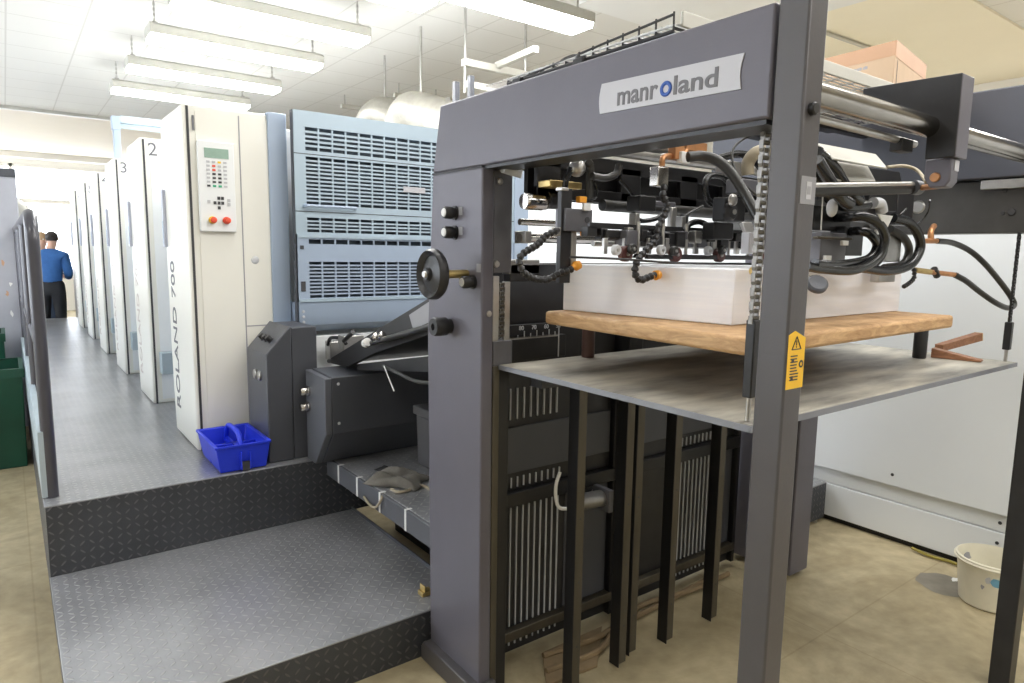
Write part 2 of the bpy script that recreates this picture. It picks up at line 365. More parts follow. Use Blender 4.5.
# ceiling conduits behind the lamps
for (a, b, lb) in (((394, 94.5), (441, 102), 'grey ceiling conduit above the silver duct elbow'), ((341, 105.5), (381, 110.5), 'grey ceiling conduit above the louvred blue guard, left of the duct')):
    p, q = PZ(*a, 3.55), PZ(*b, 3.55); q.y = p.y
    tg = thing('ceiling_conduit', lb, 'conduit', p)
    MB().box(p.x, q.x, p.y-.03, p.y+.03, 3.52, 3.57).build('rail', 'lampbody', tg)
    for t in (.1, .9): MB().cyl((p.x+(q.x-p.x)*t, p.y, 3.57), (p.x+(q.x-p.x)*t, p.y, ZC), .008, 8).build('hanger_rod', 'steel', tg)

# ------------------------------------------------------------------ gallery platform, step and ledge
PY0 = 3.37
g = thing('gallery_platform', 'raised tread plate walkway running along the row of white printing units', 'platform', (.06, PY0, 0))
MB().box(.06, 1.6, PY0, 12.35, .494, .50).build('walkway_plate', 'tread', g, .002)
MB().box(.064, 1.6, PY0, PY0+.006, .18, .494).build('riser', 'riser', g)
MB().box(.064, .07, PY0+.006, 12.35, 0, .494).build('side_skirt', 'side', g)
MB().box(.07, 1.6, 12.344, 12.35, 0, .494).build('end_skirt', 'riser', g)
g = thing('access_step', 'low tread plate step in front of the raised walkway', 'step', (.06, 2.2, 0))
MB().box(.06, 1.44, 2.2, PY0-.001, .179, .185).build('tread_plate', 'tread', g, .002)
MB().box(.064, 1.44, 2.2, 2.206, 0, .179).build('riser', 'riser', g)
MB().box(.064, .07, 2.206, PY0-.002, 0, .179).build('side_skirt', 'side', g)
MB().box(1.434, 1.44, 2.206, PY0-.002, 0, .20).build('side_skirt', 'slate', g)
g = thing('feeder_ledge', 'tread plate ledge with taped grey edge between the dark cabinets and the feeder', 'platform', (1.3, 2.3, 0))
MB().box(1.315, 2.9, 2.25, PY0-.001, .49, .50).build('walkway_plate', 'tread', g, .002)
MB().box(1.30, 1.315, 2.25, PY0-.001, .405, .5).build('edge_beam', 'slate_end', g, .003)
for y in (3.21, 2.98, 2.73, 2.48): MB().box(1.2985, 1.30, y-.008, y+.008, .406, .5005).box(1.2985, 1.33, y-.008, y+.008, .5, .5012).build('tape_strip', 'white_pl', g)
MB().box(1.7, 1.75, 2.25, PY0, 0, .49).build('support_panel', 'black', g)

# guard rail
g = thing('guard_rail', 'grey guard rail with pale toe boards on the left edge of the walkway', 'railing', (.09, 3.5, .5))
XR = .095
YP = [3.5, 4.75, 6.0, 7.25, 8.5, 9.75, 11.0, 12.2]
for i, y in enumerate(YP): MB().tube([(XR, y, .5), (XR, y, 1.60 if i == 0 else 1.71)], .026, 14, 1).build('post', 'rail', g)
MB().tube([(XR, 3.5, 1.55), (XR, 3.5, 1.60)]+[(XR, 3.62-.12*math.cos(a*PI/16), 1.61+.12*math.sin(a*PI/16)) for a in range(9)]+[(XR, 3.8, 1.73), (XR-.02, 12.2, 1.73)], .0262, 14, 1).build('handrail', 'rail', g)
MB().tube([(XR, 3.5, 1.14), (XR, 12.2, 1.14)], .018, 12, 1).build('mid_rail', 'rail', g)
for i in range(7): MB().box(.058, .088, YP[i]-.02, YP[i+1]-.03, .505, .80 - .0).build('toe_board', 'toe', g, .002)

# ------------------------------------------------------------------ printing units
UF = 3.87; PITCH = 1.37
def make_unit(label, num, k, console=False):
    y = UF+PITCH*k; t = thing('printing_unit', label, 'printing unit', (.77, y, .5), 'row of white printing units')
    MB().prism([(.78, .5), (2.9, .5), (2.9, 2.32), (.80, 2.32), (.775, 2.27)] if 0 else [(y, .5), (y+.57, .5), (y+.60, .9), (y+.60, 2.25), (y+.56, 2.33), (y, 2.33)], 0, .77, 1.2).build('side_tower', 'cream', t, .012)
    MB().box(1.205, 2.9, y+.10, y+.9, .5, 2.28).build('press_body', 'white', t, .01)
    MB().box(.83, 1.195, y-.004, y-.0005, .53, 2.30).build('front_panel', 'cream' if k == 0 else 'white', t)
    MB().box(.788, .80, y-.0035, y+.001, .5, 2.32).build('panel_gap', 'ink', t)
    MB().box(1.2, 1.21, y+.61, y+PITCH-.01, .5, 2.2).build('recess_panel', 'bluegrey', t)
    if k: 
        MB().box(.82, .90, y-.10, y-.005, .72, .87).build('foot_block', 'toe', t, .004)
    text(str(num), (.822 if k else .815, y-.004, 2.215 if k else 2.20), (1, 0, 0), (0, 0, 1), h=.085 if k else .075, t=.001, name='number', m='logo', parent=t)
    text('ROLAND 700', (.769, y+.40, .66), (0, 0, 1), (0, 1, 0), h=.10, w=.86, t=.001, m='logo' if k == 0 else 'overlit', parent=t)
    p = MB().box(.752, .775, y+.545, y+.585, 1.60, 1.93).build('side_display', 'disp', t, .003)
    MB().box(.750, .752, y+.55, y+.58, 1.62, 1.75).build('display_screen', 'bluegrey', p)
    MB().lathe([(0, -.004), (.022, -.004), (.022, .0)], (.769, y+.12, 1.95), (-1, 0, 0), 16).build('lock', 'greyink', t)
    return t
U = []
for k in range(6):
    U.append(make_unit(['white printing unit nearest, with the control panel, marked 1', 'white printing unit marked 2, behind the first', 'white printing unit marked 3, behind the second',
                        'white printing unit marked 4, far down the walkway', 'white printing unit fifth in the row, almost at the far end', 'white printing unit farthest down the walkway'][k], k+1, k))
u = U[0]; y = UF
MB().box(1.044, 1.050, y-.006, y-.003, .53, 2.30).build('door_gap', 'greyink', u)
MB().box(1.052, 1.195, y-.006, y-.003, 1.168, 1.174).build('door_gap', 'greyink', u)
MB().lathe([(0, .004), (.012, .004), (.02, .002), (.022, 0)], (1.108, y-.004, 1.536), (0, -1, 0), 20).build('door_lock', 'keygrey', u)
MB().box(1.195, 1.298, y-.02, y+.1, 1.18, 2.34).prism([(1.195, 1.18), (1.298, 1.18), (1.31, 1.14), (1.38, 1.115), (1.38, 1.09), (1.195, 1.09)], 1, y-.05, y+.05).build('corner_column', 'bluegrey', u, .006)
cp = MB().box(.83, 1.01, y-.03, y-.004, 1.685, 2.15).build('control_panel', 'white', u, .004)
MB().box(.862, .982, y-.032, y-.029, 2.065, 2.115).build('screen', 'lcd', cp)
def key(x0, x1, z0, z1, m): MB().box(x0, x1, y-.033, y-.029, z0, z1).build('key', m, cp)
KM = [['keygrey', 'keygrey', 'yel_b', 'keygrey']] + [['keygrey', 'red' if r < 2 else 'ink', 'keygrey' if r < 2 else 'ink', 'keygrey'] for r in range(6)]
KM[5] = ['keygrey', 'ink', 'ink', 'keygrey']; KM[6] = ['ink', 'keygreen', 'keygreen', 'keygrey']
for r in range(7):
    for c in range(4): key(.870+c*.028, .886+c*.028, 2.04-r*.0205, 2.05-r*.0205, KM[r][c])
for (cx, cz) in ((.925, 1.86), (.943, 1.86), (.905, 1.835), (.925, 1.835), (.943, 1.835), (.925, 1.81), (.975, 1.85), (.975, 1.83), (.875, 1.84)): key(cx-.007, cx+.007, cz-.008, cz+.008, 'ink' if cx < .96 and cx > .88 else 'keygrey')
for (cx, cm) in ((.888, 'yel_b'), (.958, 'red')):
    e = MB().lathe([(0, .01), (.019, .01), (.019, 0)], (cx, y-.03, 1.745), (0, -1, 0), 20).build('button_collar', cm if cm == 'yel_b' else 'red', cp)
    MB().lathe([(0, .030), (.011, .029), (.016, .024), (.016, .017), (.010, .013), (.010, .008)], (cx+.003, y-.03, 1.745), (0, -1, 0), 20).build('stop_button', 'red', e)
# louvred guard between the first unit and the feeder
t = thing('louvred_guard', 'light blue louvred guard doors between first printing unit and feeder', 'machine guard', (1.3, 3.75, 1.1))
GX0, GX1, GY = 1.297, 2.80, 3.75
BL = [(2.265, 2.14, 5), (2.107, 1.847, 12), (1.776, 1.695, 4), (1.655, 1.63, 1), (1.53, 1.326, 10)]
def louvre(x0, x1, z0, z1, rows_list, name, m):
    mb = MB(); edge = [z1]
    for (a, b, n) in rows_list:
        mb.box(x0, x1, GY-.012, GY, a, edge[-1]); edge.append(b)
        p = (a-b)/n
        for i in range(1, n): mb.box(x0+.06, x1-.05, GY-.010, GY, a-i*p-p*.22, a-i*p+p*.22)
        k = 0; xx = x0+.06
        while xx < x1-.05: mb.box(xx-.0045, xx+.0045, GY-.011, GY, b, a); xx += .08
        mb.box(x0, x0+.055, GY-.012, GY, b, a); mb.box(x1-.055, x1, GY-.012, GY, b, a)
    mb.box(x0, x1, GY-.012, GY, z0, edge[-1])
    return mb.build(name, m, t)
d = louvre(GX0, GX1, 1.682, 2.35, BL[:3], 'upper_door', 'guard')
MB().tube([(1.345, GY-.012, 1.838), (1.35, GY-.045, 1.838), (1.64, GY-.045, 1.838), (1.645, GY-.012, 1.838)], .009, 10, 1).build('handle', 'bluegrey', d)
MB().box(GX0, GX1, GY-.013, GY-.008, 1.806, 1.810).box(GX0, GX1, GY-.0125, GY-.008, 2.118, 2.122).build('seam', 'ink', d)
d = louvre(GX0+.006, GX1, 1.30, 1.676, BL[3:], 'lower_door', 'bluegrey')
MB().box(GX0+.006, GX1, GY-.02, GY, 1.664, 1.682).build('top_lip', 'guard', d)
MB().box(GX0+.006, GX1, GY-.02, GY, 1.304, 1.322).build('bottom_lip', 'guard', d)
MB().box(GX0+.02, GX0+.045, GY-.016, GY-.01, 1.365, 1.42).box(GX0+.02, GX0+.04, GY-.016, GY-.01, 1.60, 1.62).build('latch', 'ink', d)
MB().box(GX0, GX1, GY+.03, GY+.04, 1.15, 2.33).build('back_plate', 'guard_in', t)
prof = [(GY-.012, 1.30), (GY-.012, 1.22), (GY+.0, 1.17), (GY+.05, 1.135), (GY+.12, 1.12), (GY+.12, 1.30)]
MB().prism(prof, 0, GX0+.006, GX1).build('lower_fairing', 'bluegrey', t, .0)
MB().box(GX1, GX1+.12, GY-.02, GY+.12, 1.1, 2.34).build('end_column', 'bluegrey', t, .004)
MB().box(GX0-.004, GX0-.001, GY-.008, GY+.03, 1.12, 2.35).build('hinge_strip', 'slate', t)
for z in (1.19, 1.22, 1.25): MB().lathe([(0, .004), (.008, .003), (.009, 0)], (GX0+.03, GY-.012, z), (0, -1, 0), 10).build('screw', 'keygrey', t)
MB().box(1.84+.12, 2.11, GY-.014, GY-.011, 1.952, 1.985).build('plate_label', 'badge', t)
# lower white body behind the feed table
tag(MB().box(1.30, 2.9, 3.80, 3.86, .502, 1.10).build('lower_press_panel', 'white', None, .005, (1.3, 3.80, .5)), 'pale lower press panel behind the feed table, below the louvred guard', 'machine panel')

# bridge on unit 3
t = thing('cable_bridge', 'light blue square pipe bridge rising above the third printing unit', 'bracket', (.84, 6.9, 2.33))
MB().box(.818, .872, 6.88, 6.94, 2.33, 2.62).build('post', 'bluegrey', t, .004)
MB().box(.81, .875, 6.87, 6.95, 2.60, 2.715).build('end_cap', 'bluegrey', t, .004)
MB().box(.875, 1.5, 6.88, 6.94, 2.66, 2.725).box(.875, 1.5, 6.89, 6.93, 2.62, 2.66).build('arm', 'guard', t, .004)

# delivery end, far down
t = thing('delivery_unit', 'white and dark grey delivery unit at the far end of the walkway', 'machine', (1.0, 12.4, 0))
MB().box(.98, 2.9, 13.3, 14.9, 0, 1.40).build('lower_doors', 'slate', t, .01)
MB().box(.95, 2.9, 13.26, 14.9, 1.41, 2.0).build('hood', 'cream', t, .01)
MB().box(.95, .978, 13.27, 14.4, .3, 1.38).build('edge_column', 'dark', t, .004)

# ------------------------------------------------------------------ silver ducts
t = thing('air_duct', 'silver round air duct elbow above the louvred guard', 'duct', (3.1, 6, 2.6))
p = [PY(398, 135, 6.3), PY(408, 117, 6.1), PY(422, 114, 5.9), PY(445, 122, 5.5), PY(470, 133, 5.1)]
p[0].z -= .2
MB().tube(p, .20, 28, 4).build('duct_elbow', 'galv', t)
MB().cyl(p[3]-V((0, .02, 0)), p[3]+V((.03, -.04, 0)), .215, 28).build('duct_collar', 'steel', t)
q = PY(421, 100, 5.9); MB().cyl(q, (q.x, q.y, ZC), .012, 8).build('hanger_rod', 'steel', t)
t = thing('air_duct', 'smaller silver air duct behind the left of the duct elbow', 'duct', (2.9, 7, 2.6))
p = [PY(368, 130, 7.4), PY(374, 117, 7.2), PY(385, 113, 7.0), PY(398, 118, 6.8)]
MB().tube(p, .17, 24, 4).build('duct_elbow', 'galv', t)
MB().cyl(p[2], (p[2].x, p[2].y, ZC), .012, 8).build('hanger_rod', 'steel', t)

# ceiling hung frame with rods
t = thing('pipe_hanger_frame', 'pale hanging cable support frame with threaded rods above the grey beam', 'cable support', (3.2, 5, 3.1))
a, b = PY(463, 62, 5), PY(527, 73, 5)
MB().box(a.x, b.x, 4.97, 5.03, a.z-.03, a.z+.03).build('cross_beam', 'lampbody', t, .004)
a2, b2 = PY(497, 66, 5.0), PY(536, 49, 4.4)
MB().tube([a2, b2], .035, 4, 1).build('channel', 'lampbody', t)
for px, py in ((465, 62), (525, 72)):
    q = PY(px, py, 5); MB().cyl((q.x, q.y, q.z-.25), (q.x, q.y, ZC), .012, 8).build('threaded_rod', 'steel', t)
for px, z0, z1 in ((456, 82, 106), (471, 76, 104)):
    a, b = PY(px, z0, 4.6), PY(px, z1, 4.6); MB().box(a.x-.02, a.x+.02, 4.58, 4.62, b.z-.1, a.z).build('slotted_strut', 'slate', t)
a, b = PY(466, 84, 4.8), PY(512, 85, 4.8); MB().box(a.x, b.x, 4.78, 4.82, a.z-.025, a.z+.025).build('strut', 'lampbody', t)

# ------------------------------------------------------------------ dark cabinets beside the first unit
t = thing('control_cabinet', 'dark slate control cabinet with sloped top and black buttons beside blue caddy', 'cabinet', (.905, 3.41, .5))
Y0, Y1 = 3.43, 3.76
MB().prism([(1.020, .502), (1.15, .502), (1.15, 1.205), (1.142, 1.205), (1.020, 1.068)], 1, Y0, Y1).build('body', 'slate', t, .006)
MB().box(1.152, 1.285, Y0+.004, Y1, .502, 1.198).build('rear_section', 'slate', t, .004)
n = V((-.14, 0, .14)).normalized()
for i in range(3):
    c = V((1.074, 3.52+.06*i, 1.128)); MB().lathe([(0, .03), (.014, .03), (.016, .025), (.016, .004), (.02, .003), (.02, -.004)], c, n, 16).build('push_button', 'plastic', t)
for i in range(2): MB().lathe([(0, .012), (.022, .012), (.026, .008), (.026, 0)], (1.020, 3.54+.07*i, .945), (-1, 0, 0), 20).build('key_switch', 'steel', t)

t = thing('feed_drive_cabinet', 'low dark cabinet with two silver knobs below the feed table', 'cabinet', (1.21, 3.3, .5))
MB().prism([(3.14, .69), (3.29, .503), (3.40, .503), (3.40, .985), (3.14, .975)], 0, 1.246, 2.3).build('body', 'slate', t, .005)
MB().prism([(3.14, .69), (3.29, .503), (3.405, .503), (3.405, .98), (3.14, .97)], 0, 1.21, 1.244).build('end_plate', 'slate_end', t, .004)
for py in (391, 406.5):
    c = PX(309, py, 1.21); MB().lathe([(0, .045), (.018, .045), (.021, .040), (.021, .012), (.026, .010), (.026, 0)], (1.21, c.y, c.z), (-1, 0, 0), 20).build('knob', 'chrome', t)
for (x, z) in ((1.28, .94), (1.28, .74)): MB().lathe([(0, .004), (.007, .003), (.008, 0)], (x, 3.14, z), (0, -1, 0), 10).build('screw', 'keygrey', t)

# inclined feed table
t = thing('feed_table', 'dark inclined feed table rising from the cabinets to the feeder frame', 'feed table', (1.4, 3.3, .95))
X0, X1 = 1.37, 2.6
MB().prism([(3.46, .99), (3.46, 1.02), (2.36, 1.425), (2.25, 1.425), (2.25, 1.30), (2.9, 1.12), (3.25, 1.0)], 0, X0, X0+.03).build('side_plate', 'black', t, .003)
MB().prism([(3.44, 1.01), (2.3, 1.415), (2.3, 1.395), (3.44, .99)], 0, X0+.031, X1).build('belt_board', 'dark', t)
MB().prism([(3.20, 1.02), (2.25, 1.20), (2.25, 1.12), (3.20, .99)], 0, X0+.035, X0+.055).build('lower_plate', 'dark', t)
a, b = PX(372, 343, 1.33), PX(432, 326, 1.33)
MB().cyl(a, b, .013, 12).build('drive_shaft', 'hosegrey', t)
for (px, py) in ((366, 343), (375, 338), (381, 337)):
    c = PX(px, py, 1.33); MB().lathe([(0, .02), (.016, .018), (.02, .01), (.02, -.02), (0, -.022)], c, V((0, 1, -.4)), 14).build('shaft_knob', 'white_pl' if px == 366 else 'chrome', t)
for (px, py, px2, py2) in ((329, 361, 341, 361), (344, 341, 353, 332)):
    MB().tube([PX(px, py, 1.40), PX(px2, py2, 1.40)], .012, 10, 1).build('lever', 'plastic', t)
MB().tube([PX(328, 345, 1.45), PX(331, 338, 1.45), PX(343, 339, 1.45), PX(346, 344, 1.45)], .01, 10).build('lever', 'plastic', t)
for (px, py, w_, h_) in ((326, 352, .05, .10), (336, 350, .05, .11), (351, 342, .06, .08)):
    c = PX(px, py, 1.50); MB().box(c.x-w_, c.x+w_, c.y-.04, c.y+.04, c.z-h_/2, c.z+h_/2).build('clamp_block', 'steel', t, .005)
MB().tube([PX(383, 366, 1.36), PX(400, 374, 1.36), PX(415, 381, 1.36), PX(430, 383, 1.36)], .008, 10).build('cable', 'hosegrey', t)
MB().tube([PX(384, 366, 1.35), PX(394, 391, 1.30)], .003, 6, 1).build('cable_tie', 'white_pl', t)
q = [PX(409, 315, X0-.002), PX(430, 301, X0-.002), PX(430, 322, X0-.002), PX(413, 329, X0-.002)]
MB().slab(q, .001).build('grubby_label', 'labelgrey', t)

# things lying on the ledge
t = thing('grey_canister', 'dark grey lidded canister on the ledge, half hidden by the feeder column', 'canister', (1.66, 2.92, .5))
MB().prism([(1.645, .502), (1.80, .502), (1.81, .77), (1.635, .77)], 1, 2.85, 3.0).build('body', 'greypl', t, .01)
MB().box(1.625, 1.82, 2.835, 3.015, .77, .815).build('lid', 'greypl', t, .006)
def rag(name, cx, cy, z, rx, ry, h, seed, m, label, cat, ang=0):
    rnd = random.Random(seed); n = 22; vs = []; fs = []
    ph = [rnd.uniform(0, 6) for _ in range(6)]
    for j in range(n+1):
        for i in range(n+1):
            u, w_ = i/n*2-1, j/n*2-1
            hh = h*(.5+.5*math.sin(3.1*u+ph[0]+1.4*w_)*math.cos(2.7*w_+ph[1]))*max(0, 1-max(abs(u), abs(w_))**4)
            hh += h*.35*max(0, math.sin(7*u+ph[2]+3*w_))*max(0, 1-max(abs(u), abs(w_))**4)
            ed = 1+.12*math.sin(4*math.atan2(w_, u)+ph[3])
            x, y = u*rx*ed, w_*ry*ed
            vs.append((cx+x*math.cos(ang)-y*math.sin(ang), cy+x*math.sin(ang)+y*math.cos(ang), z+.004+hh))
    for j in range(n):
        for i in range(n): fs.append((j*(n+1)+i, j*(n+1)+i+1, (j+1)*(n+1)+i+1, (j+1)*(n+1)+i))
    o = MB().add(vs, fs).build(name, m, None, 0, (cx, cy, z)); s = o.modifiers.new('s', 'SOLIDIFY'); s.thickness = .003; s.offset = 1
    return tag(o, label, cat)
c = PZ(398, 482, .5); rag('rag', c.x, c.y, .5, .09, .13, .06, 3, 'cloth', 'crumpled grey rag on the ledge beside the feeder column', 'rag', .6)
c = PZ(386, 471, .5); rag('cloth_scrap', c.x, c.y, .5, .03, .045, .015, 9, 'black', 'small black scrap on the ledge near the cabinet', 'scrap', .4)
tag(MB().tube([PZ(391, 489, .507), PZ(398, 492, .507), PZ(409, 490, .507), PZ(416, 485, .507), PZ(426, 487, .507), PZ(436, 495, .507)], .007, 8).build('loose_cable', 'tanhose', None, 0, PZ(391, 489, .507)), 'loose cable lying on the ledge beside the rag', 'cable')
tag(MB().tube([PX(364, 497, 1.296), PX(370, 505, 1.28), PX(376, 507, 1.28), PX(381, 500, 1.29), PX(383, 494, 1.31)], .006, 8).build('hanging_cable', 'tanhose', None, 0, PX(364, 497, 1.296)), 'thin cable loop hanging below the taped ledge edge', 'cable')
t = thing('brass_clip', 'small brass bracket at the foot of the feeder column on the step', 'bracket', PZ(424, 592, .185))
c = PZ(420, 596, .185); MB().box(c.x-.0, c.x+.05, c.y-.02, c.y+.02, .186, .205).build('base', 'brass', t, .002); MB().box(c.x+.01, c.x+.016, c.y-.02, c.y+.02, .205, .23).build('flange', 'brass', t, .002)

# blue caddy
t = thing('tool_caddy', 'bright blue plastic tool caddy with centre handle on the walkway', 'caddy', (.88, 3.52, .5))
def caddy():
    mb = MB(); bx0, bx1, by0, by1 = .775, .995, 3.40, 3.76; tx0, tx1, ty0, ty1 = .752, 1.012, 3.378, 3.785; z0, z1 = .503, .640; w_ = .012
    O = [(bx0, by0), (bx1, by0), (bx1, by1), (bx0, by1)]; T = [(tx0, ty0), (tx1, ty0), (tx1, ty1), (tx0, ty1)]
    I = [(tx0+w_, ty0+w_), (tx1-w_, ty0+w_), (tx1-w_, ty1-w_), (tx0+w_, ty1-w_)]; J = [(bx0+w_, by0+w_), (bx1-w_, by0+w_), (bx1-w_, by1-w_), (bx0+w_, by1-w_)]
    vs = [(x, y, z0) for x, y in O]+[(x, y, z1) for x, y in T]+[(x, y, z1) for x, y in I]+[(x, y, z0+.012) for x, y in J]
    fs = [(3, 2, 1, 0), (12, 13, 14, 15)]
    for r in range(3):
        for i in range(4): a, b = r*4+i, r*4+(i+1) % 4; fs.append((a, b, b+4, a+4))
    return mb.add(vs, fs)
caddy().build('tub', 'blue', t, .004)
MB().box(.748, 1.016, 3.374, 3.379, .629, .642).box(.748, 1.016, 3.784, 3.789, .629, .642).box(.748, .753, 3.374, 3.789, .629, .642).box(1.011, 1.016, 3.374, 3.789, .629, .642).build('rim', 'blue', t, .002)
MB().prism([(.84, .515), (.93, .515), (.93, .60), (.84, .60)], 1, 3.565, 3.60).box(.77, 1.0, 3.575, 3.59, .51, .60).build('divider', 'blue', t, .003)
MB().tube([(.885, 3.43, .585), (.885, 3.46, .650), (.885, 3.51, .676), (.885, 3.65, .676), (.885, 3.70, .650), (.885, 3.73, .585)], .013, 12, 4).box(.878, .892, 3.41, 3.75, .515, .60).build('handle', 'blue', t)
for s in (0, 1): MB().box(.865+.0, .872, 3.372, 3.40, .51, .60).box(.908, .915, 3.372, 3.40, .51, .60).build('foot_rib', 'blue', t, .002)  if s == 0 else None
MB().box(.872, .908, 3.3755, 3.3975, .505, .55).build('foot_recess', 'ink', t)
c = (.955, 3.43, .60); MB().box(.94, .955, 3.42, 3.50, .52, .66).build('spatula', 'white_pl', t, .002) if 0 else None

# ------------------------------------------------------------------ feeder frame
t = FE = thing('feeder_gantry', 'tall dark grey feeder gantry with pale lettered badge on its beam', 'machine frame', (1.25, 1.5, 0))
X = 1.25
MB().prism([(2.18, 0), (1.835, 0), (1.842, 1.872), (2.160, 1.872), (2.20, 1.30)], 0, X, X+.048).build('column', 'frame', t, .006)
MB().prism([(.818, 1.876), (.818, 2.098), (2.109, 2.104), (2.159, 1.876)], 0, X, X+.075).build('beam', 'frame', t, .006)
MB().prism([(.83, 1.866), (.83, 1.876), (2.1, 1.876), (2.1, 1.866)], 0, X+.01, X+.11).build('beam_soffit', 'dark', t)
MB().box(X, X+.066, .745, .812, 0, 2.11).build('front_post', 'post', t, .005)
MB().box(X+.049, X+.125, 1.845, 1.875, 1.53, 1.865).build('inner_plate', 'frame_in', t, .003)
for (z, dx) in ((1.83, .07), (1.56, .06), (1.395, .03)): MB().lathe([(0, .007), (.010, .006), (.012, 0)], (X+dx, 1.843, z), (0, -1, 0), 12).build('bolt_head', 'steel', t)
MB().box(X+.125, X+.26, 1.86, 1.90, 1.525, 1.575).build('lower_arm', 'steel', t, .003)
MB().box(X+.05, X+.075, 1.845, 1.86, 1.30, 1.52).box(X+.10, X+.125, 1.85, 1.865, 1.27, 1.50).build('chain_guide', 'steel', t, .002)
MB().box(X+.05, X+.13, 1.84, 1.90, 1.215, 1.30).build('guide_block', 'frame_in', t, .003)
MB().box(X+.0485, X+.075, 1.838, 1.87, 0, 1.215).build('inner_strip', 'bar', t, .002)
MB().box(X+.078, X+.125, 1.85, 1.95, 0, 1.215).build('inner_channel', 'black', t, .002)
# badge with its lettering
bz = lambda y: 1.988-.012*(y-.886)/.419*-1-.006
BY0, BY1 = 1.308, .886
n = 8; pts = []
zl0, zl1, zr0, zr1 = 1.955, 2.028, 1.943, 2.014
for i in range(n+1): s = i/n; pts.append((BY0-.004+.006*math.sin(PI*s)-.004*s, zl0+(zl1-zl0)*s))
for i in range(n+1): s = 1-i/n; pts.append((BY1+.006*math.sin(PI*s)-.004*s, zr0+(zr1-zr0)*s))
bd = MB().prism(pts, 0, X-.003, X-.0003).build('badge', 'badge', t)
xd = V((0, -1, -.028)).normalized(); yd = V((1, 0, 0)).cross(xd)*-1; yd = V((0, -.028, 1)).normalized()
o = V((X-.0032, 1.243, 1.9665)); LS = .297
text('manr', o, xd, yd, w=.131, h=.0305, t=.0008, m='logo', parent=bd, bold=.02)
text('land', o+xd*.178+yd*.001, xd, yd, w=.121, h=.0405, t=.0008, m='logo', parent=bd, bold=.02)
c = o+xd*.1555+yd*.0165
mb = MB(); n = 28
vs = []
for r in (.0175, .0085):
    for k in range(n): a = 2*PI*k/n; vs.append(c+xd*(r*math.cos(a))+yd*(r*math.sin(a))+V((-.001, 0, 0)))
mb.add(vs, [(k, (k+1) % n, n+(k+1) % n, n+k) for k in range(n)]); rg = mb.build('ring_letter', 'blueink', bd)
sm = rg.modifiers.new('s', 'SOLIDIFY'); sm.thickness = .0008
MB().prism([(1.80, 0), (2.195, 0), (2.195, .05), (2.18, .075), (1.82, .075), (1.80, .05)], 0, X-.035, X+.06).build('base_foot', 'post', t, .004)
# controls on the column
def knob(px, py, r, ln, m='plastic', cap=True):
    c = PX(px, py, X); b = MB().lathe([(0, ln), (r*.85, ln), (r, ln*.9), (r, ln*.35), (r*.82, ln*.3), (r*.82, .006), (r*1.15, .005), (r*1.15, 0)], (X, c.y, c.z), (-1, 0, 0), 24).build('control_knob', m, FE)
    if cap: MB().lathe([(0, .003), (r*.6, .003), (r*.7, 0)], (X-ln, c.y, c.z), (-1, 0, 0), 20).build('knob_cap', 'white_pl', b)
    return c
for px, py in ((455, 213), (455, 232.5), (473, 282)): knob(px, py, .021, .045)
for px, py in ((461, 211), (461, 231), (479, 268)): 
    c = PX(px, py, X); MB().box(X-.002, X-.0004, c.y-.012, c.y+.012, c.z-.014, c.z+.014).build('symbol_plate', 'labelgrey', t)
c = PX(450, 326, X)
b = MB().lathe([(.012, .07), (.030, .07), (.033, .065), (.033, .02), (.026, .018), (.026, 0)], (X, c.y, c.z), (-1, 0, 0), 28).build('socket_knob', 'plastic', t)
MB().lathe([(.012, .07), (.012, .03), (0, .03)], (X, c.y, c.z), (-1, 0, 0), 6).build('hex_socket', 'ink', b)
c = PX(467, 274, X)
hb = MB().cyl((X, c.y, c.z), (X-.12, c.y, c.z), .014, 16).build('handwheel_shaft', 'brass', t)
MB().lathe([(0, .03), (.018, .03), (.022, .015), (.06, .004), (.068, .014), (.077, .020), (.083, .010), (.083, -.006), (.076, -.016), (.06, -.012), (.018, -.02), (.018, -.03)], (X-.132, c.y, c.z), (-1, 0, 0), 40).build('handwheel', 'plastic', t)
MB().lathe([(0, .036), (.010, .036), (.012, .03)], (X-.132, c.y, c.z), (-1, 0, 0), 12).build('wheel_nut', 'steel', t)
MB().box(X-.0006, X+.01, 1.846, 2.163, 1.869, 1.875).build('panel_seam', 'ink', t)
# labels on the post
yf = .7436
lx = X+.004
wl = MB().prism([(lx, 1.330), (X+.0655, 1.330), (X+.0655, 1.434), (lx+.022, 1.450), (lx, 1.442)], 1, yf, .7449).build('warning_label', 'yellow', t)
tri = [(lx+.012, 1.412), (lx+.045, 1.412), (lx+.028, 1.438)]
mb = MB()
for i in range(3):
    a, b = tri[i], tri[(i+1) % 3]; mb.cyl((a[0], yf-.0006, a[1]), (b[0], yf-.0006, b[1]), .0012, 6)
mb.box(lx+.0268, lx+.0292, yf-.0009, yf, 1.420, 1.430).box(lx+.0268, lx+.0292, yf-.0009, yf, 1.4155, 1.418)
mb.build('warning_triangle', 'ink', wl)
mb = MB(); rnd = random.Random(4)
for k in range(9): mb.box(lx+.010, lx+.010+.022+rnd.random()*.010, yf-.0008, yf, 1.397-k*.0062, 1.3995-k*.0062)
mb.box(lx+.014, lx+.022, yf-.0009, yf, 1.386, 1.393).box(lx+.014, lx+.022, yf-.0009, yf, 1.350, 1.357)
mb.lathe([(.004, .0008), (.008, .0008), (.008, 0)], (lx+.050, yf, 1.380), (0, -1, 0), 16)
mb.build('warning_print', 'ink', wl)
gl = MB().box(X+.008, X+.062, yf, .7449, 1.703, 1.757).build('grey_label', 'labelgrey', t)
MB().box(X+.028, X+.046, yf-.0006, yf, 1.713, 1.747).build('label_code', 'badge', gl)
MB().box(X+.031, X+.043, yf-.0009, yf-.0006, 1.722, 1.738).build('label_print', 'greyink', gl)
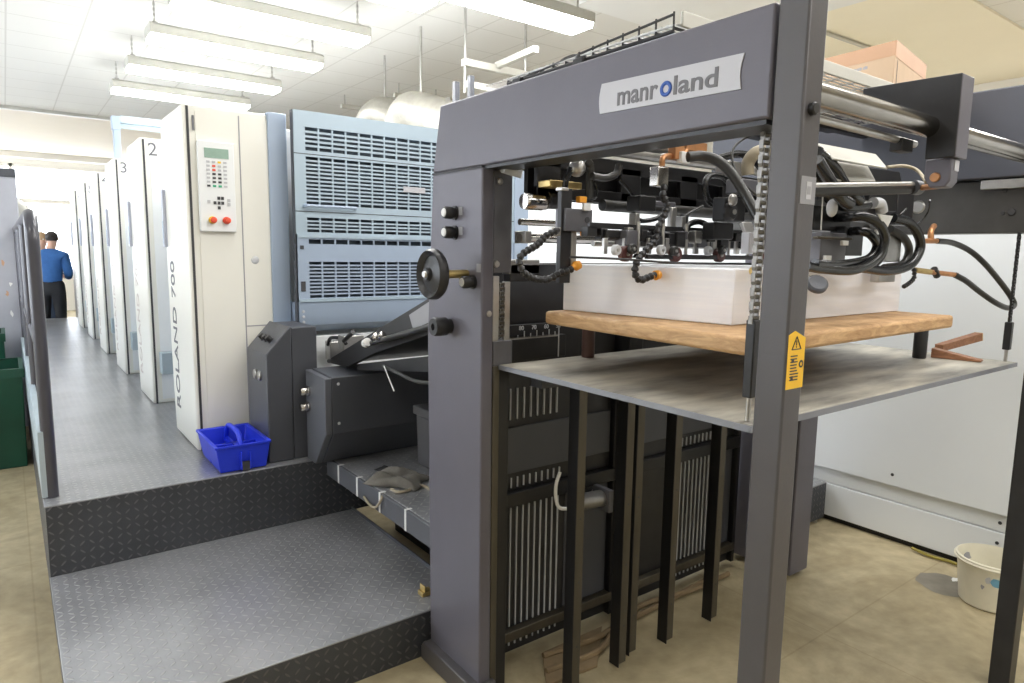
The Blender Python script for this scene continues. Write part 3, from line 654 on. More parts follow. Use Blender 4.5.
MB().lathe([(0, .012), (.010, .012), (.0125, .009), (.0125, 0)], (X+.027, .745, 1.885), (0, -1, 0), 20).build('cap_screw', 'plastic', t)
# far side frame
MB().box(2.868, 2.94, .735, .80, 0, 2.05).build('front_post', 'dark', t, .004)
MB().box(3.0, 3.16, 1.69, 2.05, .03, 1.62).build('column', 'frame', t, .006)
MB().box(3.02, 3.22, .55, 2.3, 1.905, 2.235).build('beam', 'farbeam', t, .006)
MB().box(3.06, 3.20, .55, 2.3, 1.700, 1.90).build('lower_beam', 'farlow', t, .004)
for (px, py, r) in ((918, 207, .028), (1005, 190, .010), (1003, 213, .008), (1012, 212, .014)):
    c = PX(px, py, 3.06); MB().lathe([(0, .006), (r*.8, .006), (r, 0)], (3.06, c.y, c.z), (-1, 0, 0), 20).build('bolt_head' if r > .02 else 'bolt_hole', 'steel' if r > .02 else 'ink', t)
MB().box(3.03, 3.06, .60, 1.05, 1.865, 1.90).build('beam_packer', 'steel', t, .002)
# cross tube
tz = PY(822, 96, .77).z
MB().cyl((X+.06, .77, tz), (3.03, .77, tz-.004), .026, 24).build('cross_tube', 'tubechrome', t)
MB().cyl((X+.068, .80, tz-.034), (1.86, .80, tz-.04), .009, 14).build('cross_rod', 'steel', t)
MB().box(1.76, 1.82, .785, .815, tz-.066, tz-.036).build('rod_clamp', 'black', t, .002)

# ------------------------------------------------------------------ top deck
DZ = 2.165
t = thing('top_deck', 'wire mesh deck with a raised bar rim on top of the feeder', 'mesh deck', (2.1, 1.5, DZ))
DX0, DX1, DYa, DYb = 1.36, 2.96, 1.17, 1.86
mb = MB()
for i in range(42): y = DYa+.02*i; mb.box(DX0, DX1, y-.002, y+.002, DZ-.002, DZ+.002)
for i in range(19): x = DX0+(DX1-DX0)*i/18; mb.box(x-.003, x+.003, DYa, DYb, DZ-.006, DZ-.002)
mb.build('wire_mesh', 'steel', t)
mb = MB()
for (a, b) in (((DX0, DYa), (DX0, DYb)), ((DX1, DYa), (DX1, DYb)), ((DX0, DYb), (DX1, DYb))):
    zr = lambda y: DZ+.022-.04*(y-DYa)/(DYb-DYa)
    mb.cyl((*a, zr(a[1])), (*b, zr(b[1])), .0036, 8)
for i in range(13):
    y = DYa+(DYb-DYa)*i/12; mb.cyl((DX0, y, DZ-.022), (DX0, y, DZ+.028-.04*i/12), .003, 6); mb.cyl((DX0, y, DZ-.01), (DX0+.075, y, DZ-.01), .004, 6)
mb.cyl((DX0+.075, DYa, DZ-.01), (DX0+.075, DYb, DZ-.01), .006, 8); mb.cyl((DX0, DYa, DZ-.018), (DX0, DYb, DZ-.018), .005, 8)
mb.build('rim_bars', 'black', t)
MB().box(DX0+.02, DX1, DYa-.012, DYa-.004, DZ-.005, DZ+.032).build('front_strip', 'lampbody', t, .002)
MB().box(DX0+.01, DX0+.07, DYa+.02, DYb, DZ-.035, DZ-.012).build('cable_duct', 'guard', t, .002)
MB().box(DX0+.3, DX1-.2, DYa+.3, DYa+.36, DZ-.06, DZ-.01).box(DX0+.3, DX1-.2, DYb-.1, DYb-.04, DZ-.06, DZ-.01).build('cross_member', 'dark', t, .002)
for y in (DYa+.33, DYb-.07):
    MB().box(DX0-.02, DX0+.3, y-.02, y+.02, DZ-.055, DZ-.015).build('bearer', 'dark', t, .002); MB().box(DX1-.2, DX1+.05, y-.02, y+.02, DZ-.055, DZ-.015).build('bearer', 'dark', t, .002)
tag(MB().ball(PX(581, 58, 1.37), .017, 14, (1, 1.1, .9)).build('black_knob', 'plastic', None, 0, PX(581, 58, 1.37)), 'round black knob on the wire deck rim above the beam', 'knob')
tag(MB().tube([PX(556, 68, 1.4), PX(562, 60, 1.4), PX(574, 55, 1.4), PX(586, 58, 1.4), PX(590, 62, 1.4)], .003, 8).build('thin_cable', 'hosegrey', None, 0, PX(556, 68, 1.4)), 'thin cable arching over the deck rim beside the black knob', 'cable')
tag(MB().box(DX0+.09, DX0+.26, DYa+.02, DYa+.09, DZ+.003, DZ+.03).build('cable_trunking', 'plaster', None, .002, (DX0+.17, DYa+.05, DZ)), 'pale cable trunking piece at the near end of the wire deck', 'trunking')

# cardboard box
A = PZ(893, 85, DZ+.034); ua = V((.10, .995, 0)); ub = V((.985, .17, 0)); 
t = thing('cardboard_box', 'taped brown cardboard box on top of the wire deck', 'box', A)
h = .15
def quadbox(o, u_, v_, h_): return [o, o+u_, o+u_+v_, o+v_], h_
mb = MB(); la, lb = .30, .42
base = [A, A+ua*la, A+ua*la+ub*lb, A+ub*lb]; mb.add(base+[p+V((0, 0, h)) for p in base], [(0, 1, 2, 3), (4, 7, 6, 5), (0, 4, 5, 1), (1, 5, 6, 2), (2, 6, 7, 3), (3, 7, 4, 0)]); mb.build('carton', 'card', t, .002)
e = .0006; na = -ub.normalized()*e; nb = -ua.normalized()*e
def patch(o, u_, w_, nrm): return MB().slab([o+nrm, o+u_+nrm, o+u_+w_+nrm, o+w_+nrm], .0004)
z = V((0, 0, 1))
patch(A+z*(h-.05), ua*la, z*.05, na).build('tape', 'tape', t); patch(A+z*(h-.055), ub*lb, z*.055, nb).build('tape', 'tape', t)
mb = MB(); rnd = random.Random(2); s = .10
for k in range(10):
    w_ = .006+.004*rnd.random(); q = [A+ua*(s+.0)+z*.075+na, A+ua*(s+w_)+z*.075+na, A+ua*(s+w_)+z*(.083+.004*rnd.random())+na, A+ua*s+z*.084+na]; mb.slab(q, .0005); s += .0105
mb.build('illegible_print', 'greyink', t)
MB().slab([A+ub*.028+nb, A+ub*.034+nb, A+ub*.032+z*.085+nb, A+ub*.028+z*.09+nb], .0006).build('slit', 'ink', t)

# hanging bracket
t = thing('tube_bracket', 'dark bracket plate clamped on the chrome cross tube, clevis hanging below', 'bracket', (1.86, .78, 2.05))
BX = 1.857
MB().prism([(.705, 1.845), (.772, 1.845), (.772, 1.93), (.94, 1.96), (.94, 2.045), (.705, 2.04)], 0, BX, BX+.006).build('side_plate', 'dark', t, .002)
MB().prism([(.705, 1.845), (.735, 1.845), (.735, 2.037), (.705, 2.04)], 0, BX+.006, BX+.075).build('front_plate', 'frame', t, .002)
MB().prism([(.735, 2.030), (.94, 2.036), (.94, 2.045), (.735, 2.04)], 0, BX+.006, BX+.075).build('top_plate', 'frame', t, .002)
MB().prism([(.715, 1.79), (.725, 1.775), (.76, 1.775), (.775, 1.80), (.775, 1.845), (.715, 1.845)], 0, BX+.012, BX+.06).build('clevis', 'frame', t, .004)
MB().lathe([(0, .006), (.010, .006), (.012, .003), (.012, 0)], (BX+.012, .748, 1.800), (-1, 0, 0), 18).build('pivot_bolt', 'copper', t)
MB().box(BX+.03, BX+.055, .713, .7155, 1.815, 1.840).build('small_label', 'badge', t)

# ------------------------------------------------------------------ pile table, chains, board, paper
PT = 1.22
t = thing('pile_table', 'large worn steel pile table hanging on chains in the feeder', 'table', (2.1, 1.36, PT))
MB().prism([(1.322, .868), (3.005, .862), (3.005, 1.86), (1.322, 1.838)], 2, PT-.016, PT).build('table_plate', 'plate', t, .003)
MB().box(1.320, 3.007, .860, .8625, PT-.0165, PT-.001).build('front_edge', 'plate_edge', t)
MB().box(1.3195, 1.322, .8625, 1.838, PT-.0165, PT-.001).build('side_edge', 'plate_edge', t)
MB().box(1.40, 2.92, 1.70, 1.76, PT-.07, PT-.016).build('stiffener', 'dark', t, .002)
def chain(p0, p1, r, name, label, tens=None, m='chain'):
    p0, p1 = V(p0), V(p1); t = thing(name, label, 'chain', p1)
    d = (p1-p0); ln = d.length; d.normalize(); n = int(ln/(r*1.25)); mb = MB(); mp = MB()
    for i in range(n):
        c = p0+d*(ln*(i+.5)/n)
        mb.cyl(c-V((r, 0, 0)), c+V((r, 0, 0)), r*.42, 10)
        q = p0+d*(ln*(i+1)/n); k = 1.0 if i % 2 else .72
        for s in (-1, 1):
            a = (c+q)/2+V((s*r*k, 0, 0)); hh = r*.62*1.25
            mp.box(a.x-r*.10, a.x+r*.10, a.y-r*.45, a.y+r*.45, a.z-hh*.95, a.z+hh*.95)
    mb.build('rollers', 'bar' if m == 'chain' else m, t); mp.build('link_plates', m, t, .0006)
    if tens:
        b, c = tens
        q = p1
        MB().box(q.x-.012, q.x+.012, q.y-.012, q.y+.012, q.z-b, q.z+.004).build('tensioner', 'black', t, .003)
        MB().cyl((q.x, q.y, q.z-b), (q.x, q.y, q.z-c), .006, 12).build('threaded_stud', 'steel', t)
    return t
chain((1.336, .880, 1.868), (1.350, .890, 1.452), .0125, 'lifting_chain', 'steel roller chain beside the near grey post, ending in a black tensioner', (.175, .231))
chain((2.985, .893, 1.70), (2.985, .893, 1.365), .009, 'lifting_chain', 'dark roller chain at the far right corner of the pile table', (.10, .145), 'dark')
chain((1.338, 1.85, 1.50), (1.338, 1.85, 1.31), .011, 'lifting_chain', 'short length of roller chain inside the grey feeder column', None)
# dull chain section over the frame
WZ = 1.40
BQ = [(1.435, .945), (2.70, .975), (2.70, 1.80), (1.488, 1.80)]
o = MB().prism(BQ, 2, WZ-.045, WZ).build('pallet_board', 'wood', None, .010, (1.45, .95, WZ-.045)); tag(o, 'thick pine pallet board under the white paper stack', 'board')
pl, pn, pr_ = PZ(562, 309, WZ), PZ(732, 326, WZ), PZ(900, 311, WZ)
PXa, PXb, PYa, PYb = 1.62, 2.645, 1.16, 1.735
mb = MB(); PH = 1.562
mb.prism([(1.655, 1.16), (2.69, 1.16), (2.69, 1.795), (1.566, 1.795)], 2, WZ+.001, PH)
o = mb.build('paper_stack', 'paper', None, .003, (PXa, PYa, WZ)); tag(o, 'tall stack of white printing sheets on the pine board', 'paper stack', kind='stuff')
# pegs
for (px, py, lb) in ((588, 352, 'short dark metal peg under the far end of the pine board'), (919, 358, 'short dark metal peg under the near right end of the pine board')):
    c = PZ(px, py, PT)
    c = V((c.x*min(1, 1.80/c.y), min(c.y, 1.80), PT)); tag(MB().lathe([(0, 0), (.022, 0), (.024, .004), (.024, .11), (.021, .115), (.021, WZ-.046-PT), (0, WZ-.046-PT)], (c.x, c.y, PT+.0005), (0, 0, 1), 24).build('support_peg', 'dark' if px > 700 else mat('brown_peg', (.12, .065, .055), .4, .2, .2, 9.), None, 0, c), lb, 'peg', 'pegs under the board')
# wooden wedges
def wedge(cx, cy, z, ln, w_, h0, h1, ang, tilt, label, end=None):
    R_ = Matrix.Translation((cx, cy, z)) @ Matrix.Rotation(ang, 4, 'Z') @ Matrix.Rotation(tilt, 4, 'Y')
    mb = MB(); v = [(-ln/2, -w_/2, 0), (ln/2, -w_/2, 0), (ln/2, w_/2, 0), (-ln/2, w_/2, 0), (-ln/2, -w_/2, h0), (ln/2, -w_/2, h1), (ln/2, w_/2, h1), (-ln/2, w_/2, h0)]
    mb.add([R_ @ V(p) for p in v], [(3, 2, 1, 0), (4, 5, 6, 7), (0, 1, 5, 4), (1, 2, 6, 5), (2, 3, 7, 6), (3, 0, 4, 7)])
    o = mb.build('wooden_wedge', 'redwood', None, .002, (cx, cy, z)); tag(o, label, 'wedge', 'wooden wedges')
    if end:
        OFF[o.name] = (cx, cy, z); m2 = MB(); m2.add([R_ @ V(p) for p in ((ln/2+.0005, -w_/2, 0), (ln/2+.0005, w_/2, 0), (ln/2+.0005, w_/2, h1), (ln/2+.0005, -w_/2, h1))], [(0, 1, 2, 3)])
        p = m2.build('cut_end', 'cutwood', o); s = p.modifiers.new('s', 'SOLIDIFY'); s.thickness = .002
    return o
a, b = PZ(932, 357, PT), PZ(982, 362, PT); c = (a+b)/2; d = b-a
wedge(c.x, c.y, PT+.001, d.length, .05, .036, .006, math.atan2(d.y, d.x), 0, 'flat brown wooden wedge lying on the pile table in front of the other')
a, b = PZ(948, 353, PT), PZ(987, 350, PT); c = (a+b)/2; d = b-a
wedge(c.x, c.y+.035, PT+.020, d.length, .035, .028, .034, math.atan2(d.y, d.x), -.13, 'tilted brown wooden block with pale cut end on the pile table', True)

# ------------------------------------------------------------------ rods and inner panels below the table
t0 = None
RODS = [(1.57, 1.71, 'leftmost dark steel guide bar below the pile table'), (1.815, 1.71, 'second dark steel guide bar from the left below the pile table'), (1.905, 1.74, 'third dark steel guide bar, close behind the second'),
        (2.095, 1.71, 'fourth dark steel guide bar, in front of the right striped panel'), (2.39, 1.71, 'fifth and last free standing guide bar below the pile table')]
for i, (x, y, lb) in enumerate(RODS):
    if i == 0:
        t0 = thing('guide_bar', lb, 'bar', (x, y, 0), 'guide bars below the pile table')
        MB().box(x-.006, x+.030, y-.020, y-.016, .015, 1.14).build('front_flange', 'bar', t0, .001)
        MB().box(x-.010, x-.006, y-.020, y+.030, 0, 1.14).build('side_flange', 'black', t0, .001)
        for z in (.17, .42, .66): MB().lathe([(0, .001), (.004, .001), (.004, 0)], (x+.012, y-.020, z), (0, -1, 0), 10).build('hole', 'ink', t0)
    else: dup(t0, V((x, y, 0))-t0.location, lb)
YB = 2.0
def panel(x0, x1, sx0, sx1, label, ruler=None):
    t = thing('striped_panel', label, 'machine panel', (x0, YB, 0), 'striped inner panels')
    MB().box(x0, x1, YB, YB+.02, .02, 1.33).build('back_plate', 'dark', t, .002)
    mb = MB(); x = sx0
    while x < sx1: mb.box(x-.0025, x+.0025, YB-.006, YB, .13, .62); x += .030
    mb.build('white_stripes', 'keygrey', t)
    mb = MB(); x = sx0
    while x < sx1: mb.box(x-.0025, x+.0025, YB-.006, YB, .05, .085); x += .030
    mb.build('short_stripes', 'keygrey', t)
    mb = MB(); x = sx0
    while x < sx1: mb.box(x-.0025, x+.0025, YB-.006, YB, .70, .74); x += .0305
    mb.build('short_stripes', 'keygrey', t)
    MB().box(x0, x1, YB-.035, YB-.001, .635, .69).build('cross_bar', 'black', t, .003); MB().box(x0, x1, YB-.035, YB-.001, .085, .125).build('cross_bar', 'bar', t, .003)
    for q in (x0, x1): MB().box(q-.012, q+.012, YB-.03, YB, .02, 1.18).build('upright', 'black', t, .002)
    MB().box(sx1+.03, x1-.02, YB-.004, YB, .13, .62).build('dark_plate', 'slate', t)
    MB().box(x0+.02, x1-.02, YB-.01, YB-.001, .76, .94).build('mid_plate', 'slate', t, .002)
    if ruler:
        mb = MB(); x = sx0+.02
        while x < sx1-.02: mb.box(x-.0025, x+.0025, YB-.008, YB, .97, 1.09); x += .033
        mb.build('upper_stripes', 'keygrey', t)
    return t
t = panel(1.43, 2.04, 1.47, 1.75, 'striped dark panel at left behind the guide bars, ruler strip above', True)
MB().box(1.43, 1.74, YB-.03, YB-.002, 1.20, 1.285).build('ruler_plate', 'dark', t, .002)
MB().box(1.43, 1.70, YB-.031, YB-.003, 1.28, 1.285).build('ruler_edge', 'steel', t)
mb = MB()
for i in range(7): x = 1.50+.030*i; mb.box(x-.0015, x+.0015, YB-.034, YB-.031, 1.286, 1.30+(.010 if i % 2 else 0)-.004*(i == 0))
mb.box(1.697, 1.701, YB-.034, YB-.031, 1.2, 1.33)
mb.build('ruler_ticks', 'keygrey', t)
for i, s in enumerate(('80', '70', '60', '50')): text(s, (1.505+.06*i, YB-.033, 1.314), (1, 0, 0), (0, 0, 1), h=.016, t=.001, name='ruler_number', m='keygrey', parent=t, bold=.01)
panel(2.16, 2.93, 2.42, 2.78, 'striped dark panel at right behind the guide bars, beside the far column')
tag(MB().box(1.42, 2.96, 2.06, 2.09, 1.02, 1.56).build('stop_plate', 'dark', None, .003, (2.2, 2.06, 1.02)), 'dark plate behind the pine board, above the striped panels', 'machine panel')
tag(MB().box(2.06, 2.14, 1.93, 2.05, .02, 1.34).build('guide_pillar', 'dark', None, .004, (2.1, 1.99, 0)), 'dark square pillar between the two striped panels', 'pillar')
tag(MB().box(2.955, 2.985, 1.80, 1.86, .0, 1.17).build('guide_pillar', 'black', None, .004, (2.97, 1.83, 0)), 'black upright beside the grey far column', 'pillar')
t = thing('small_motor', 'silver cylinder motor with pale cable behind the leftmost guide bar', 'motor', (1.83, 1.9, .6))
a, b = PY(576, 503, 1.9), PY(601, 498, 1.92)
MB().cyl(a, b, .034, 24).build('housing', 'steel', t); MB().box(b.x-.002, b.x+.022, b.y-.05, b.y+.05, b.z-.05, b.z+.045).build('flange', 'frame_in', t, .003)
MB().cyl(b, (b.x+.03, YB-.002, b.z), .012, 10).build('mount_rod', 'steel', t)
MB().tube([PY(560, 472, 1.88), PY(556, 485, 1.88), PY(556, 498, 1.88), PY(560, 508, 1.88), PY(574, 508, 1.90)], .007, 10).build('cable', 'white_pl', t)
# junk on the floor under the table
c = PZ(562, 668, .0); 
tag(MB().prism([(1.50, 1.76), (1.74, 1.74), (1.95, 1.93), (1.62, 1.93)], 2, .001, .012).build('cardboard_scrap', 'cardfloor', None, .002, (1.7, 1.8, 0)), 'dirty brown cardboard scrap on the floor under the striped panel', 'scrap')
for k, (pts, lb) in enumerate(((((1.55, 1.82), (1.8, 1.80), (2.0, 1.88), (2.3, 1.90), (2.7, 1.93)), 'brown cable along the floor under the striped panels, nearest the bars'), (((1.6, 1.90), (1.9, 1.87), (2.2, 1.94), (2.5, 1.90), (2.8, 1.90)), 'brown cable along the floor under the striped panels, nearest the panels'))):
    tag(MB().tube([(x, y, .016+.003*k) for x, y in pts], .012, 8).build('floor_cable', 'cardfloor', None, 0, (*pts[0], 0)), lb, 'cable')

# ------------------------------------------------------------------ white housing to the right
t = thing('white_housing', 'long white panelled machine housing along the right behind the feeder', 'machine housing', (3.92, 2, 0))
def wp(z0, z1, x0, name): return MB().box(x0, 4.3, -1.5, 6.5, z0, z1).build(name, 'partition', t, .004)
wp(.332, 2.15, 3.90, 'upper_panel'); wp(.238, .330, 3.925, 'middle_panel'); wp(.035, .234, 3.92, 'lower_panel')
MB().box(3.95, 4.25, -1.5, 6.5, 0, .034).build('plinth', 'black', t)
for (px, py) in ((1000, 523), (997, 543), (894, 474)):
    c = PX(px, py, 3.92); MB().lathe([(0, .003), (.008, .003), (.009, 0)], (3.92 if px > 900 else 3.90, c.y, c.z), (-1, 0, 0), 12).build('screw', 'ink', t)
tag(MB().tube([PZ(912, 548, .02), PZ(930, 556, .014), PZ(948, 561, .014), PZ(962, 566, .014), PZ(1000, 582, .014)], .008, 10).build('yellow_cable', mat('yellow_green_cable', (.32, .26, .04), .5, 0, .3, 8.), None, 0, PZ(930, 556, 0)), 'yellow green cable along the foot of the white housing', 'cable')
t = thing('far_step', 'small tread plate step behind the grey far column at right', 'step', (3.6, 2.0, 0))
MB().box(3.18, 3.89, 2.0, 2.9, .244, .25).build('tread_plate', 'tread', t); MB().box(3.18, 3.89, 2.0, 2.006, .03, .244).build('riser', 'riser', t)
for x in (3.25, 3.84): MB().cyl((x, 2.03, 0), (x, 2.03, .03), .015, 10).build('foot', 'steel', t)
# bucket
t = thing('plastic_bucket', 'cream plastic bucket with blue paint smears on the concrete floor', 'bucket', (3.66, .97, 0))
c = V((3.60, 1.035, 0))
MB().lathe([(0, .003), (.115, .003), (.122, .01), (.142, .20), (.150, .205), (.150, .225), (.143, .228), (.138, .20), (.117, .016), (0, .014)], c, (0, 0, 1), 40).build('shell', 'bucket', t)
MB().tube([c+V((.152*math.cos(a), .152*math.sin(a), .212)) for a in [2*PI*k/32 for k in range(33)]], .005, 8, 1).build('rim_band', 'bucket', t)
def smear(ang, z, da, dz, ins=False, seed=1):
    rnd = random.Random(seed); n = 12; vs = []
    for k in range(n):
        a = 2*PI*k/n; q = .7+.5*rnd.random(); zz = z+dz*q*math.sin(a); aa = ang+da*q*math.cos(a); r = (.122+.020*(zz-.01)/.19)+(.0012 if not ins else -.0075)
        vs.append(c+V((r*math.cos(aa), r*math.sin(aa), zz)))
    return MB().add(vs, [tuple(range(n))])
for i, (a, z, da, dz, m, ins) in enumerate(((3.55, .155, .16, .022, 'bluepaint', 0), (3.75, .165, .10, .03, 'bluepaint', 0), (3.2, .12, .05, .012, 'greyink', 0), (1.2, .17, .2, .02, 'greyink', 1), (3.35, .16, .08, .02, 'keygrey', 0))):
    smear(a, z, da, dz, ins, i).build('paint_smear', m, t)
# floor stains and paint spot near the bucket
n = 20; rnd = random.Random(5); c2 = PZ(945, 585, 0)
tag(MB().add([(c2.x+.11*(1+.2*rnd.random())*math.cos(2*PI*k/n), c2.y+.12*(1+.2*rnd.random())*math.sin(2*PI*k/n), .0012) for k in range(n)], [tuple(range(n))]).build('floor_stain', mat('floor_stain', (.25, .225, .18), .5, 0, .3, 9.), None, 0, (c2.x, c2.y, 0)), 'dark damp stain on the concrete beside the bucket', 'stain')
c3 = PZ(956, 580, 0); tag(MB().add([(c3.x+.03*(.6+.7*rnd.random())*math.cos(2*PI*k/n), c3.y+.02*(.6+.7*rnd.random())*math.sin(2*PI*k/n), .0022) for k in range(n)], [tuple(range(n))]).build('paint_spot', 'white_pl', None, 0, (c3.x, c3.y, 0)), 'white paint spot on the dark stain beside the bucket', 'paint spot')

# ------------------------------------------------------------------ suction head
SH = t = thing('suction_head', 'sheet separating suction head of bars, valves and black hoses over the paper', 'machine', (2.0, 1.5, 1.6))
def part(mb, name, m, bevel=0.): return mb.build(name, m, SH, bevel)
YC = 1.74
mb = MB()
mb.box(1.38, 2.98, YC-.02, YC+.0, 1.875, 1.925).box(1.38, 2.98, YC-.02, YC, 1.775, 1.815)
for x in (1.38, 1.76, 2.08, 2.34, 2.62, 2.9): mb.box(x, x+.10, YC-.02, YC, 1.78, 1.90)
part(mb, 'cross_beam', 'dark', .003)
part(MB().box(1.38, 2.98, YC+.03, YC+.05, 1.775, 1.925), 'beam_back', 'black')
part(MB().cyl((1.66, YC-.03, 1.765), (3.0, YC-.03, 1.765), .02, 16), 'cross_tube', 'hosegrey')
part(MB().cyl((1.60, YC-.06, 1.945), (2.95, YC-.06, 1.945), .018, 16), 'top_rod', 'steel')
part(MB().cyl((1.372, 1.80, 1.700), (2.75, 1.80, 1.700), .011, 16), 'guide_rod', 'chrome')
part(MB().cyl((1.372, 1.80, 1.648), (2.75, 1.80, 1.648), .015, 16), 'guide_rod', 'chrome')
part(MB().box(1.374, 1.40, 1.77, 1.83, 1.63, 1.67), 'rod_bracket', 'steel', .002)
part(MB().box(1.38, 1.60, 1.86, 1.90, 1.50, 1.56), 'side_arm', 'dark', .003)
# cylinder, dome and wiring at left
ca = PY(523, 201, 1.735); cb = PY(545, 200, 1.735)
part(MB().lathe([(0, .0), (.024, .002), (.027, .012), (.027, .075), (.024, .078), (.024, .09)], ca, V((1, 0, 0)), 24), 'air_cylinder', 'chrome')
part(MB().cyl(cb, cb+V((.09, 0, 0)), .028, 20), 'cylinder_body', 'dark'); part(MB().cyl(cb+V((-.004, 0, 0)), cb+V((.004, 0, 0)), .031, 20), 'cylinder_band', 'rubber')
c = PY(577, 168, 1.62); part(MB().ball(c, .028, 18), 'round_fitting', 'steel')
part(MB().tube([PY(572, 168, 1.62), PY(566, 180, 1.63), PY(565, 195, 1.64), PY(565, 215, 1.64)], .010, 10), 'hose', 'rubber')
part(MB().tube([PY(584, 160, 1.62), PY(590, 166, 1.62), PY(590, 185, 1.62), PY(589, 203, 1.62)], .014, 10), 'hose', 'hosegrey')
part(MB().tube([PY(592, 176, 1.6), PY(605, 178, 1.6), PY(616, 174, 1.6), PY(619, 165, 1.6)], .012, 10), 'hose', 'hosegrey')
part(MB().tube([PY(586, 200, 1.6), PY(596, 198, 1.6), PY(597, 188, 1.6), PY(594, 182, 1.6)], .003, 6), 'wire', 'rubber')
part(MB().tube([PY(619, 180, 1.66), PY(630, 192, 1.66), PY(634, 206, 1.66), PY(630, 225, 1.66), PY(626, 232, 1.66)], .006, 8), 'hose', 'rubber')
part(MB().tube([PY(520, 168, 1.8), PY(535, 170, 1.78), PY(545, 160, 1.76), PY(548, 155, 1.76)], .007, 8), 'wire', 'rubber')
part(MB().tube([PY(497, 166, 1.84), PY(504, 170, 1.84)], .008, 8, 1), 'wire_plug', 'yellow')
part(MB().tube([PY(503, 168, 1.82), PY(512, 171, 1.82), PY(522, 174, 1.8)], .016, 10, 3), 'wire_sleeve', 'keygrey')
a, b = PY(546, 180, 1.68), PY(578, 190, 1.68); part(MB().box(a.x, b.x, 1.66, 1.72, b.z, a.z), 'brass_block', 'brass', .003)
# carriage
def bx(px0, py0, px1, py1, Y, dY, name, m, bevel=.002):
    a, b = PY(px0, py0, Y), PY(px1, py1, Y); return part(MB().box(min(a.x, b.x), max(a.x, b.x), Y, Y+dY, min(a.z, b.z), max(a.z, b.z)), name, m, bevel)
YR = 1.60
bx(562, 188, 570, 283, YR, .02, 'carriage_post', 'dark'); bx(566, 208, 592, 232, YR-.01, .05, 'carriage_block', 'frame_in'); bx(572, 230, 576, 268, YR, .01, 'carriage_rod', 'steel'); bx(558, 252, 569, 281, YR+.012, .01, 'carriage_foot', 'frame_in')
bx(584, 203, 591, 211, YR-.02, .01, 'sensor', 'white_pl'); bx(580, 196, 587, 203, YR-.02, .02, 'orange_fitting', 'orange'); bx(584, 231, 589, 236, YR-.02, .02, 'orange_fitting', 'orange'); bx(581, 226, 589, 234, YR+.05, .02, 'carriage_clamp', 'steel')
c = PY(587, 220, YR-.01); part(MB().lathe([(0, .002), (.010, .002), (.010, 0)], c, (0, -1, 0), 14), 'carriage_hole', 'ink')
bx(562, 187, 569, 191, YR-.01, .03, 'post_cap', 'steel')
def beads(pts, r, name='jointed_hose'):
    pts = [V(p) for p in pts]; P = [pts[0]*2-pts[1]]+pts+[pts[-1]*2-pts[-2]]; path = []
    for i in range(1, len(P)-2):
        for k in range(24):
            s = k/24; a, b, c, d = P[i-1:i+3]; path.append(.5*((2*b)+(c-a)*s+(2*a-5*b+4*c-d)*s*s+(3*b-a-3*c+d)*s**3))
    mb = MB(); acc = 1e9; last = path[0]
    for i in range(len(path)-1):
        acc += (path[i]-last).length; last = path[i]
        if acc >= r*1.55:
            d = (path[i+1]-path[i]).normalized()
            mb.lathe([(0, -r*.95), (r*.62, -r*.95), (r*.72, -r*.5), (r, -r*.1), (r, r*.35), (r*.66, r*.75), (0, r*.8)], path[i], d, 10); acc = 0
    return part(mb, name, 'plastic')
YH = 1.585
beads([PY(556, 231, YH), PY(546, 236, YH), PY(537, 245, YH-.01), PY(524, 253, YH-.02), PY(519, 261, YH-.02), PY(524, 273, YH-.02), PY(536, 279, YH-.01), PY(549, 279, YH), PY(560, 273, YH), PY(572, 269, YH)], .0115)
bx(552, 227, 561, 236, YH, .02, 'hose_connector', 'steel')
def nozzle(px, py, Y, d, m='orange', r=.014): c = PY(px, py, Y); part(MB().lathe([(0, -.004), (r*.5, -.006), (r*.6, .004), (r*1.1, .010), (r, .026), (r*.3, .028)], c, d, 14), 'nozzle', m)
nozzle(573, 267, YH, V((.9, 0, .25)))
YJ = 1.40
beads([PY(664, 188, YJ), PY(663, 196, YJ), PY(667, 205, YJ), PY(664, 216, YJ), PY(659, 226, YJ), PY(655, 240, YJ), PY(646, 250, YJ), PY(637, 262, YJ), PY(635, 273, YJ), PY(640, 280, YJ), PY(649, 277, YJ), PY(655, 275, YJ)], .0115)
nozzle(653, 276, YJ, V((.9, 0, .15)))
bx(658.5, 166, 668.5, 187, YJ, .035, 'silver_connector', 'chrome', .003)
part(MB().tube([PY(662, 166, YJ+.01), PY(663, 158, YJ+.01), PY(670, 156, YJ+.02), PY(682, 156, YJ+.02), PY(686, 150, YJ+.02)], .009, 10), 'copper_pipe', 'copper')
bx(676, 141, 684, 160, YJ, .03, 'copper_fitting', 'copper'); bx(682, 151, 690, 164, YJ-.01, .02, 'white_clip', 'white_pl'); bx(687, 140, 707, 153, YJ+.04, .04, 'orange_block', 'copper')
bx(660, 141, 674, 152, YJ+.1, .06, 'grey_valve', 'steel')
